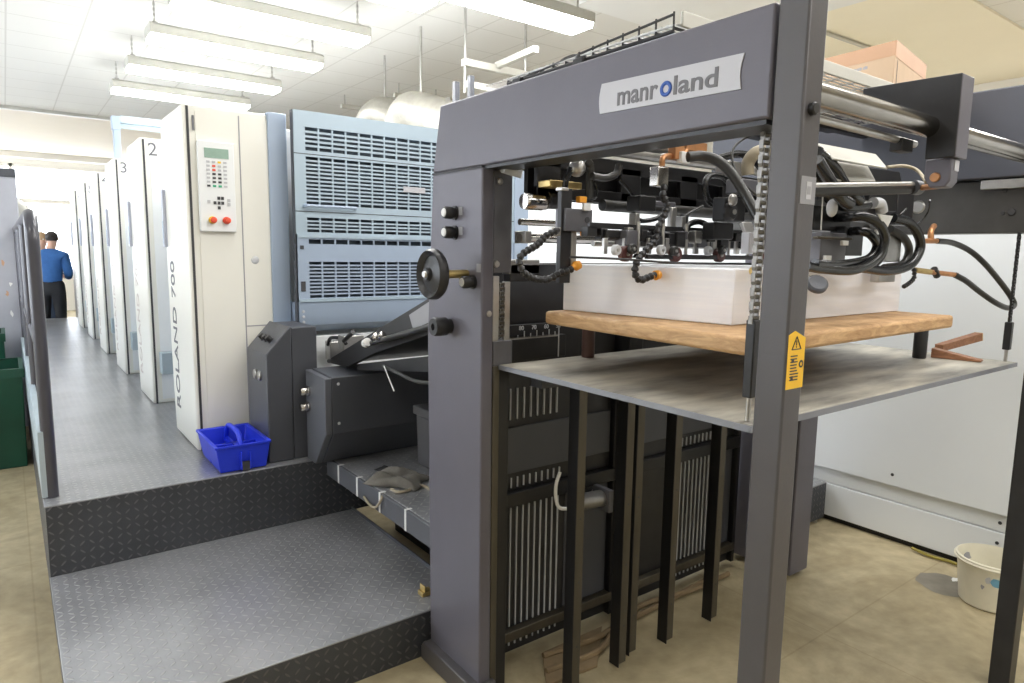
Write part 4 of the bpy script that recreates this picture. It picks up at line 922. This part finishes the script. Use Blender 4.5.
# big hoses in the middle
def hose(pts, r, m='rubber', name='hose', n=12): return part(MB().tube([PY(*p) for p in pts], r, n), name, m)
hose([(688, 157, 1.36), (702, 156, 1.34), (718, 161, 1.30), (732, 174, 1.26), (746, 196, 1.22), (760, 222, 1.17), (774, 246, 1.13)], .0155, 'hosegrey')
hose([(720, 158, 1.5), (738, 154, 1.46), (752, 158, 1.42), (764, 172, 1.4), (775, 190, 1.38)], .013)
hose([(733, 192, 1.46), (724, 178, 1.46), (710, 176, 1.46), (705, 186, 1.46), (708, 200, 1.46), (716, 206, 1.46)], .011)
hose([(748, 175, 1.36), (748, 163, 1.36), (756, 153, 1.34), (770, 150, 1.32), (790, 150, 1.30)], .021, 'tanhose')
hose([(773, 131, 1.2), (758, 133, 1.24), (742, 140, 1.28), (733, 150, 1.28), (734, 168, 1.26), (746, 186, 1.24), (772, 208, 1.2)], .0035, 'hosegrey', 'wire')
hose([(664, 214, 1.55), (655, 219, 1.55), (642, 221, 1.55), (636, 218, 1.55)], .008, 'rubber')
hose([(703, 206, 1.6), (688, 214, 1.6), (682, 222, 1.6), (688, 232, 1.6)], .005, 'rubber', 'wire')
for (a, b, Y, d_, nm, m_) in (((726, 197), (745, 222), 1.34, .05, 'valve_block', 'black'), ((742, 178), (768, 196), 1.32, .06, 'valve_block', 'frame_in'), ((752, 195), (772, 214), 1.34, .06, 'valve_block', 'black'), ((728, 160), (742, 178), 1.44, .05, 'valve_block', 'steel'),
                              ((715, 222), (733, 240), 1.40, .05, 'sensor_head', 'black'), ((640, 195), (656, 212), 1.56, .06, 'valve_block', 'black'), ((648, 200), (676, 207), 1.62, .05, 'sensor_head', 'frame_in'), ((672, 207), (676, 240), 1.58, .02, 'sensor_post', 'steel'), ((684, 214), (688, 240), 1.6, .02, 'sensor_post', 'dark')):
    bx(*a, *b, Y, d_, nm, m_, .004)
c = PY(731, 212, 1.33); part(MB().lathe([(0, .012), (.012, .012), (.022, .010), (.03, .0), (.03, -.01)], c, (0, -1, 0), 20), 'roller', 'dark'); part(MB().lathe([(0, .016), (.008, .016), (.009, .010)], c, (0, -1, 0), 12), 'roller_pin', 'steel')
c = PY(732, 200, 1.32); part(MB().lathe([(0, .012), (.010, .012), (.018, .008), (.02, 0)], c, (0, -1, 0), 20), 'roller', 'steel')
part(MB().slab([PY(742, 222, 1.28), PY(752, 222, 1.28), PY(762, 250, 1.24), PY(754, 252, 1.24)], .012), 'silver_link', 'steel', .002); bx(750, 232, 764, 254, 1.22, .03, 'silver_link', 'badge', .003)
part(MB().tube([PY(712, 228, 1.5), PY(700, 222, 1.5), PY(690, 224, 1.5), PY(684, 231, 1.5)], .010, 10), 'hose', 'rubber')
# sucker bar
YS = 1.42
a, b = PY(580, 236, YS+.09), PY(770, 240, YS+.09)
part(MB().box(1.46, 2.56, YS+.06, YS+.09, 1.648, 1.672), 'sucker_bar', 'dark', .003)
part(MB().box(1.60, 2.60, YS+.02, YS+.034, 1.585, 1.600), 'sheet_guard', 'dark', .002)
part(MB().cyl((1.46, YS+.12, 1.630), (2.58, YS+.12, 1.630), .009, 12), 'sucker_rod', 'steel')
for i in range(9):
    x = 1.54+.115*i; rr = random.Random(i)
    part(MB().box(x-.022, x+.022, YS+.03, YS+.085, 1.625, 1.655+.02*rr.random()), 'sucker_block', 'dark' if i % 3 else 'frame_in', .003)
    part(MB().cyl((x+.035, YS+.04, 1.60), (x+.035, YS+.04, 1.70), .006, 10), 'sucker_stem', 'steel')
    part(MB().lathe([(0, .015), (.010, .012), (.016, .002), (.017, 0)], (x+.035, YS+.04, 1.588), (0, 0, 1), 14), 'sucker_cup', 'rubber')
    if i % 2 == 0:
        part(MB().lathe([(.004, .012), (.022, .012), (.024, .008), (.024, -.008), (.004, -.012)], (x-.03, YS+.03, 1.600), (0, -1, 0), 18), 'wheel', mat('maroon_wheel', (.10, .035, .03), .4, 0, .1, 9.) if i == 0 else bpy.data.materials['maroon_wheel'])
        part(MB().lathe([(0, .016), (.006, .016), (.007, .010)], (x-.03, YS+.03, 1.600), (0, -1, 0), 10), 'wheel_pin', 'steel')
    if i % 2: part(MB().box(x-.03, x-.01, YS+.10, YS+.13, 1.64, 1.73), 'lift_post', 'steel', .002)
part(MB().tube([PY(570, 257, 1.46), PY(620, 259, 1.40), PY(680, 263, 1.33), PY(755, 264, 1.26)], .0035, 8), 'sheet_wire', 'dark')
c = PY(755, 271, 1.12); part(MB().lathe([(0, .02), (.012, .02), (.014, .014), (.010, .008), (.010, -.02)], c, (-.8, -.3, 0), 14), 'brass_nozzle', 'brass')
rr = random.Random(21)
for i in range(12):
    px = 588+13.5*i; py = 228+.35*i+rr.uniform(-3, 3)
    bx(px, py, px+rr.uniform(5, 11), py+rr.uniform(6, 13), 1.50-.02*i/3, .03, 'valve_block', ('dark', 'black', 'frame_in', 'steel', 'dark')[i % 5], .002)
for i, (px, py) in enumerate(((616, 250), (632, 249), (661, 250), (674, 251), (708, 251), (722, 250))):
    c = PY(px, py, 1.43); part(MB().lathe([(.004, .009), (.014, .009), (.016, .005), (.016, -.006), (.004, -.009)], c, (0, -1, 0), 16), 'wheel', 'hosegrey' if i % 2 else 'keygrey'); part(MB().lathe([(0, .013), (.005, .013), (.006, .007)], c, (0, -1, 0), 10), 'wheel_pin', 'steel')
for px in (606, 626, 650, 668, 697, 715, 738):
    bx(px-1.5, 238, px+1.5, 254, 1.46, .01, 'lift_post', 'steel', .001)
bx(590, 228, 768, 231.5, 1.50, .012, 'rail_bar', 'dark', .001)
# right hand cluster in front of the near face
YE = 1.02
hose([(817, 160, 1.0), (828, 178, 1.0), (840, 197, 1.0), (850, 204, 1.0)], .0165, 'rubber'); hose([(818, 152, 1.03), (834, 168, 1.03), (848, 190, 1.03), (860, 201, 1.03)], .0165, 'rubber'); hose([(808, 158, 1.06), (822, 190, 1.06), (836, 203, 1.06), (850, 207, 1.06), (868, 205, 1.06)], .015, 'rubber')
hose([(836, 218, 1.10), (850, 217, 1.02), (866, 217, .98), (880, 225, .96), (885, 240, .96), (877, 258, .97), (855, 270, .98), (822, 269, 1.0), (806, 266, 1.0)], .0135)
hose([(893, 218, 1.05), (908, 222, 1.04), (918, 234, 1.03), (920, 249, 1.03), (910, 265, 1.03), (888, 271, 1.04), (862, 268, 1.05)], .0155)
hose([(890, 229, 1.08), (903, 237, 1.08), (909, 250, 1.08), (903, 264, 1.08), (884, 268, 1.08)], .0135, 'hosegrey')
hose([(846, 232, 1.10), (860, 231, 1.02), (871, 235, 1.0), (877, 246, 1.0), (868, 259, 1.0), (838, 265, 1.0), (815, 264, 1.0)], .0135)
hose([(866, 228, 1.06), (880, 236, 1.06), (884, 250, 1.06), (874, 264, 1.06), (850, 264, 1.06)], .012, 'hosegrey')
hose([(873, 203, 1.06), (880, 204, 1.06), (882, 212, 1.06)], .018, 'keygrey', 'pipe_elbow')
part(MB().slab([PY(879, 214, .95), PY(893, 216, .95), PY(886, 231, .95)], .004), 'white_tab', 'white_pl')
part(MB().slab([PY(818, 143, 1.10), PY(876, 154, 1.10), PY(888, 168, 1.0), PY(833, 158, 1.0)], .006), 'cover_plate', 'lampbody', .002)
part(MB().slab([PY(818, 158, 1.12), PY(868, 166, 1.12), PY(876, 181, 1.02), PY(835, 180, 1.02)], .006), 'cover_plate', 'lampbody', .002)
part(MB().slab([PY(818, 160, 1.14), PY(900, 172, 1.16), PY(905, 200, 1.18), PY(818, 200, 1.14)], .02), 'cover_back', 'dark', .002)
a, b = PY(800, 191, .98), PY(918, 188, .90)
part(MB().cyl(a, b, .0165, 20), 'piston_cylinder', 'dark'); part(MB().cyl(a+V((0, -.006, .011)), b+V((0, -.006, .009)), .0095, 12), 'piston_trim', 'steel'); part(MB().cyl(b-V((.04, -.0, 0)), b, .021, 20), 'cylinder_cap', 'slate')
e = PY(940, 186, .80); part(MB().cyl(b, e, .008, 14), 'piston_rod', 'copper')
hose([(887, 167, 1.0), (905, 166, .98), (918, 171, .95), (926, 182, .9)], .005, 'tanhose', 'wire'); hose([(930, 200, 1.0), (928, 212, 1.02), (920, 222, 1.04), (908, 228, 1.06)], .003, 'rubber', 'wire')
hose([(900, 215, 1.0), (906, 209, 1.0)], .004, 'rubber', 'lever')
for (a, b, Y, d_, nm, m_) in (((822, 232), (845, 262), 1.06, .06, 'valve_block', 'frame_in'), ((846, 226), (862, 256), 1.07, .05, 'valve_block', 'dark'), ((815, 205), (850, 232), 1.10, .06, 'valve_block', 'black'), ((888, 232), (900, 262), 1.09, .03, 'silver_connector', 'steel'), ((880, 266), (895, 282), 1.10, .03, 'sensor_head', 'steel'), ((819, 236), (853, 240), 1.04, .02, 'cross_pin', 'bar'), ((820, 262), (836, 270), .99, .02, 'copper_fitting', 'copper'), ((858, 202), (876, 222), 1.08, .05, 'valve_block', 'slate'), ((870, 190), (896, 212), 1.14, .05, 'valve_block', 'black'), ((899, 190), (912, 226), 1.16, .04, 'valve_block', 'dark')): bx(*a, *b, Y, d_, nm, m_, .003)
for (px, py) in ((846, 243), (829, 258), (880, 232)): bx(px-2.5, py-2.5, px+2.5, py+2.5, 1.03, .01, 'white_clip', 'white_pl', .001)
c = PY(832, 208, 1.03); part(MB().ball(c, .016, 14, (1, 1, 1.6)), 'clear_bowl', 'keygrey')
part(MB().tube([PY(823, 190, 1.0), PY(821, 230, 1.0)], .002, 6, 1), 'thin_rod', 'steel'); part(MB().ball(PY(823, 189, 1.0), .005, 8), 'rod_tip', 'white_pl')
beads([PY(914, 270, 1.06), PY(914, 278, 1.06), PY(908, 284, 1.06), PY(903, 287, 1.06)], .008)
c = PY(817, 284, .96); part(MB().lathe([(0, .006), (.022, .008), (.028, .004), (.028, -.006), (0, -.008)], c, V((-.45, -.5, .55)), 20), 'grey_handle', 'slate')
# supply hoses on the right
t = thing('air_supply_hose', 'grey air hose looping from copper fittings right of the paper stack', 'hose', PY(940, 258, 1.0))
MB().tube([PY(937, 241, 1.05), PY(953, 243, 1.05), PY(970, 251, 1.03), (PY(985, 264, 1.0)), PY(1001, 283, .97), PY(1011, 297, .95), PY(1014, 305, .94), PY(1008, 308, .94), PY(996, 303, .95), PY(980, 292, .98), PY(966, 281, 1.0), PY(955, 275, 1.02)], .0105, 12).build('hose', 'hosegrey', t)
MB().tube([PY(918, 241, 1.06), PY(940, 241, 1.05)], .009, 10, 1).build('copper_fitting', 'copper', t)
MB().tube([PY(931, 240, 1.055), PY(931, 231, 1.06), PY(934, 226, 1.08)], .010, 10, 3).build('copper_elbow', 'copper', t)
MB().tube([PY(915, 270, 1.06), PY(930, 272, 1.05)], .010, 10, 1).build('brass_fitting', 'brass', t); MB().tube([PY(930, 272, 1.05), PY(957, 275, 1.02)], .009, 10, 1).build('copper_fitting', 'copper', t)
MB().tube([PY(934, 269, 1.045), PY(937, 276, 1.045)], .012, 10, 1).build('hose_clip', 'plastic', t)

# ------------------------------------------------------------------ bins and grey panel at the left
def bin_(cx, cy, w_, d_, h, label):
    t = thing('waste_bin', label, 'bin', (cx, cy, 0), 'green bins')
    def ring(s, z): return [(cx-w_/2*s, cy-d_/2*s, z), (cx+w_/2*s, cy-d_/2*s, z), (cx+w_/2*s, cy+d_/2*s, z), (cx-w_/2*s, cy+d_/2*s, z)]
    vs = []; lv = [(.95, .0), (.95, .02), (.99, h-.02), (1., h), (.95, h), (.90, .03)]
    for s, z in lv: vs += ring(s, z)
    fs = [(3, 2, 1, 0)]
    for r in range(len(lv)-1):
        for i in range(4): a, b = r*4+i, r*4+(i+1) % 4; fs.append((a, b, b+4, a+4))
    e = 4*(len(lv)-1); fs.append((e, e+1, e+2, e+3))
    MB().add(vs, fs).build('body', 'green', t, .012)
    r = ring(1.025, h-.06)+ring(1.025, h+.005)+ring(.93, h+.005)
    MB().add(r, [(i, (i+1) % 4, 4+(i+1) % 4, 4+i) for i in range(4)]+[(4+i, 4+(i+1) % 4, 8+(i+1) % 4, 8+i) for i in range(4)]).build('rim', 'green', t, .004)
    return t
bin_(-.255, 6.2, .60, .60, .72, 'large green bin on the floor beside the walkway, in front')
bin_(-.33, 6.86, .56, .46, .90, 'green bin behind the front one, only its rim showing')
t = thing('partition_screen', 'tall scuffed grey panel standing behind the green bins at the left edge', 'panel', (-.5, 7.3, 0))
MB().box(-1.6, .115, 7.25, 7.32, 0, 2.24).build('board', 'greypanel', t, .006)
MB().box(-1.6, .115, 7.235, 7.25, 2.17, 2.24).build('top_edge', 'slate', t, .003)
rnd = random.Random(11)
for k in range(5):
    x, z = .03-rnd.random()*.12, 1.0+rnd.random()*.8; n = 9
    MB().add([(x+.012*(.4+rnd.random())*math.cos(2*PI*i/n), 7.2485, z+.025*(.4+rnd.random())*math.sin(2*PI*i/n)) for i in range(n)], [tuple(range(n))]).build('scuff', 'white_pl' if k % 2 else 'tape', t)
p = PY(13, 216, 7.2); MB().tube([PY(9, 217, 7.28), PY(15, 216, 7.28)], .03, 8, 1).build('bolt', 'ink', t)
tag(MB().tube([PY(6, 201, 8.2), PY(16, 204, 8.2), PY(23, 212, 8.2), PY(24, 226, 8.2)], .06, 12).build('bent_pipe', 'lampbody', None, 0, PY(16, 204, 8.2)), 'curved grey pipe behind the top of the grey panel', 'pipe')

# ------------------------------------------------------------------ two people at the far end
def skinned(name, verts, edges, radii, m, parent, root=0, sub=2):
    me = bpy.data.meshes.new(name); o = bpy.data.objects.new(name, me); C.objects.link(o)
    me.from_pydata([tuple(v) for v in verts], edges, [])
    bm = bmesh.new(); bm.from_mesh(me); ly = bm.verts.layers.skin.verify(); bm.verts.ensure_lookup_table()
    for i, v in enumerate(bm.verts):
        r = radii[i]; v[ly].radius = r if isinstance(r, tuple) else (r, r)
        v[ly].use_root = (i == root)
    bm.to_mesh(me); bm.free(); me.materials.append(M[m])
    s = o.modifiers.new('skin', 'SKIN'); s.use_smooth_shade = True
    b = o.modifiers.new('sub', 'SUBSURF'); b.levels = sub; b.render_levels = sub
    o.parent = parent; OFF[o.name] = OFF[parent.name]
    return o
def person(loc, rz, label, top, legs, hair, bow=.0, lean=.0):
    t = thing('person', label, 'person', loc); t.rotation_euler = (0, 0, rz)
    # local frame: facing -Y, height 1.80
    P = {}
    def J(n, x, y, z, r): P[n] = (V((x, y, z)), r)
    J('pel', 0, 0, .96, (.15, .115)); J('wai', 0, -.02-lean*.2, 1.12, (.145, .11)); J('che', 0, -.03-lean*.6, 1.33, (.165, .12)); J('sho', 0, -.03-lean, 1.46, (.12, .085)); J('nec', 0, -.05-lean-bow*.4, 1.55, .055)
    J('hd0', 0, -.075-lean-bow, 1.62, (.068, .082)); J('hd1', 0, -.085-lean-bow*1.3, 1.70, (.078, .096)); J('hd2', 0, -.08-lean-bow*1.4, 1.775, (.05, .06))
    for s, q in ((-1, 'l'), (1, 'r')):
        J(q+'sh', .19*s, -.02-lean, 1.43, .062); J(q+'el', .24*s, -.02-lean*.5, 1.16, .046); J(q+'wr', .16*s, -.27-lean*.5, 1.10, .032); J(q+'pa', .13*s, -.34-lean*.5, 1.10, (.038, .020))
        J(q+'hi', .10*s, 0, .90, .098); J(q+'kn', .11*s, -.01, .50, .062); J(q+'an', .12*s, .02, .09, .043); J(q+'to', .13*s, -.15, .035, (.045, .03))
        for k in range(4): J(f'{q}f{k}a', (.13+.022*(k-1.5))*s, -.38-lean*.5, 1.095, .009); J(f'{q}f{k}b', (.13+.022*(k-1.5))*s, -.415-lean*.5+.006*abs(k-1), 1.07, .008)
        J(q+'th', (.13-.045)*s, -.355-lean*.5, 1.09, .010); J(q+'tt', (.13-.06)*s, -.39-lean*.5, 1.075, .009)
    def E(*ch): return [(ch[i], ch[i+1]) for i in range(len(ch)-1)]
    ed = E('pel', 'wai', 'che', 'sho', 'nec', 'hd0', 'hd1', 'hd2')
    for q in 'lr':
        ed += E('sho', q+'sh', q+'el', q+'wr', q+'pa')+E('pel', q+'hi', q+'kn', q+'an', q+'to')+E(q+'pa', q+'th', q+'tt')
        for k in range(4): ed += E(q+'pa', f'{q}f{k}a', f'{q}f{k}b')
    def mk(name, eds, m, grow):
        ks = []
        for a, b in eds:
            for k in (a, b):
                if k not in ks: ks.append(k)
        rd = [tuple((r_+grow-(.035 if grow == 0 and k in ('pel', 'wai', 'che', 'sho') else 0)) for r_ in (P[k][1] if isinstance(P[k][1], tuple) else (P[k][1],)*2)) for k in ks]
        return skinned(name, [P[k][0] for k in ks], [(ks.index(a), ks.index(b)) for a, b in eds], rd, m, t)
    body = mk('body', ed, 'skin', 0)
    up = E('pel', 'wai', 'che', 'sho', 'nec')
    for q in 'lr': up += E('sho', q+'sh', q+'el', q+'wr')
    mk('sweater', up, top, .022)
    lo = E('pel', 'wai')
    for q in 'lr': lo += E('pel', q+'hi', q+'kn', q+'an')
    mk('trousers', lo, legs, .018)
    for q in 'lr': mk('shoe', E(q+'an', q+'to'), 'trousers', .014)
    hc = P['hd1'][0]
    MB().ball(V(loc)+hc+V((0, .012, .028)), .102, 20, (.84, .98, .92)).build('hair', hair, t)
    for s in (-1, 1):
        MB().ball(V(loc)+hc+V((s*.03, -.088, .0)), .011, 10).build('eye', 'white_pl', t); MB().ball(V(loc)+hc+V((s*.085, .0, -.01)), .02, 10, (.4, .8, 1.3)).build('ear', 'skin', t)
    MB().ball(V(loc)+hc+V((0, -.105, -.03)), .016, 10, (.8, 1, 1.4)).build('nose', 'skin', t)
    MB().ball(V(loc)+hc+V((0, -.088, -.065)), .018, 10, (1.2, .5, .35)).build('mouth', mat('lips', (.45, .2, .17), .5), t)
    return t
a = PY(52, 300, 12.75); person((a.x+.0, 12.75, 0), math.radians(160), 'person in blue sweater and black trousers standing sideways at walkway end', 'sweater', 'trousers', 'hair', .05, .05)
a = PY(43, 300, 13.7); person((a.x-.0, 13.7, 0), math.radians(30), 'person in dark jacket and jeans behind the blue sweater, fair haired', 'jacket', 'jeans', 'fair')

# ------------------------------------------------------------------ lamp rows above and behind the viewer, plus added bounce lights at right
for i, (x, y) in enumerate(((1.85, 3.35), (1.85, 2.1), (1.85, .85), (1.85, -.4), (1.85, -1.7), (3.07, 1.8), (3.07, .6), (3.07, -.6), (3.07, -1.8), (5.6, 1.0), (5.6, 3.6), (7.8, .5), (7.8, 3.6), (-1.2, 2.0), (-1.2, -.6))):
    l = bpy.data.lights.new('unseen_light', 'AREA'); l.shape = 'RECTANGLE'; l.size = 1.5; l.size_y = .27; l.energy = 40 if x > 5 else 13 if y > 0 else 12; l.color = (1, .985, .965)
    o = bpy.data.objects.new('unseen_light', l); C.objects.link(o); o.location = (x, y, 3.36)

# ------------------------------------------------------------------ daylight and output
w = bpy.data.worlds.new('daylight'); bpy.context.scene.world = w; w.use_nodes = True
bg = w.node_tree.nodes['Background']; bg.inputs['Color'].default_value = (.86, .92, 1, 1); bg.inputs['Strength'].default_value = 4.5
vs = bpy.context.scene.view_settings
vs.view_transform = 'Standard'; vs.look = 'None'; vs.gamma = 1; vs.use_curve_mapping = False; vs.exposure = 0.66
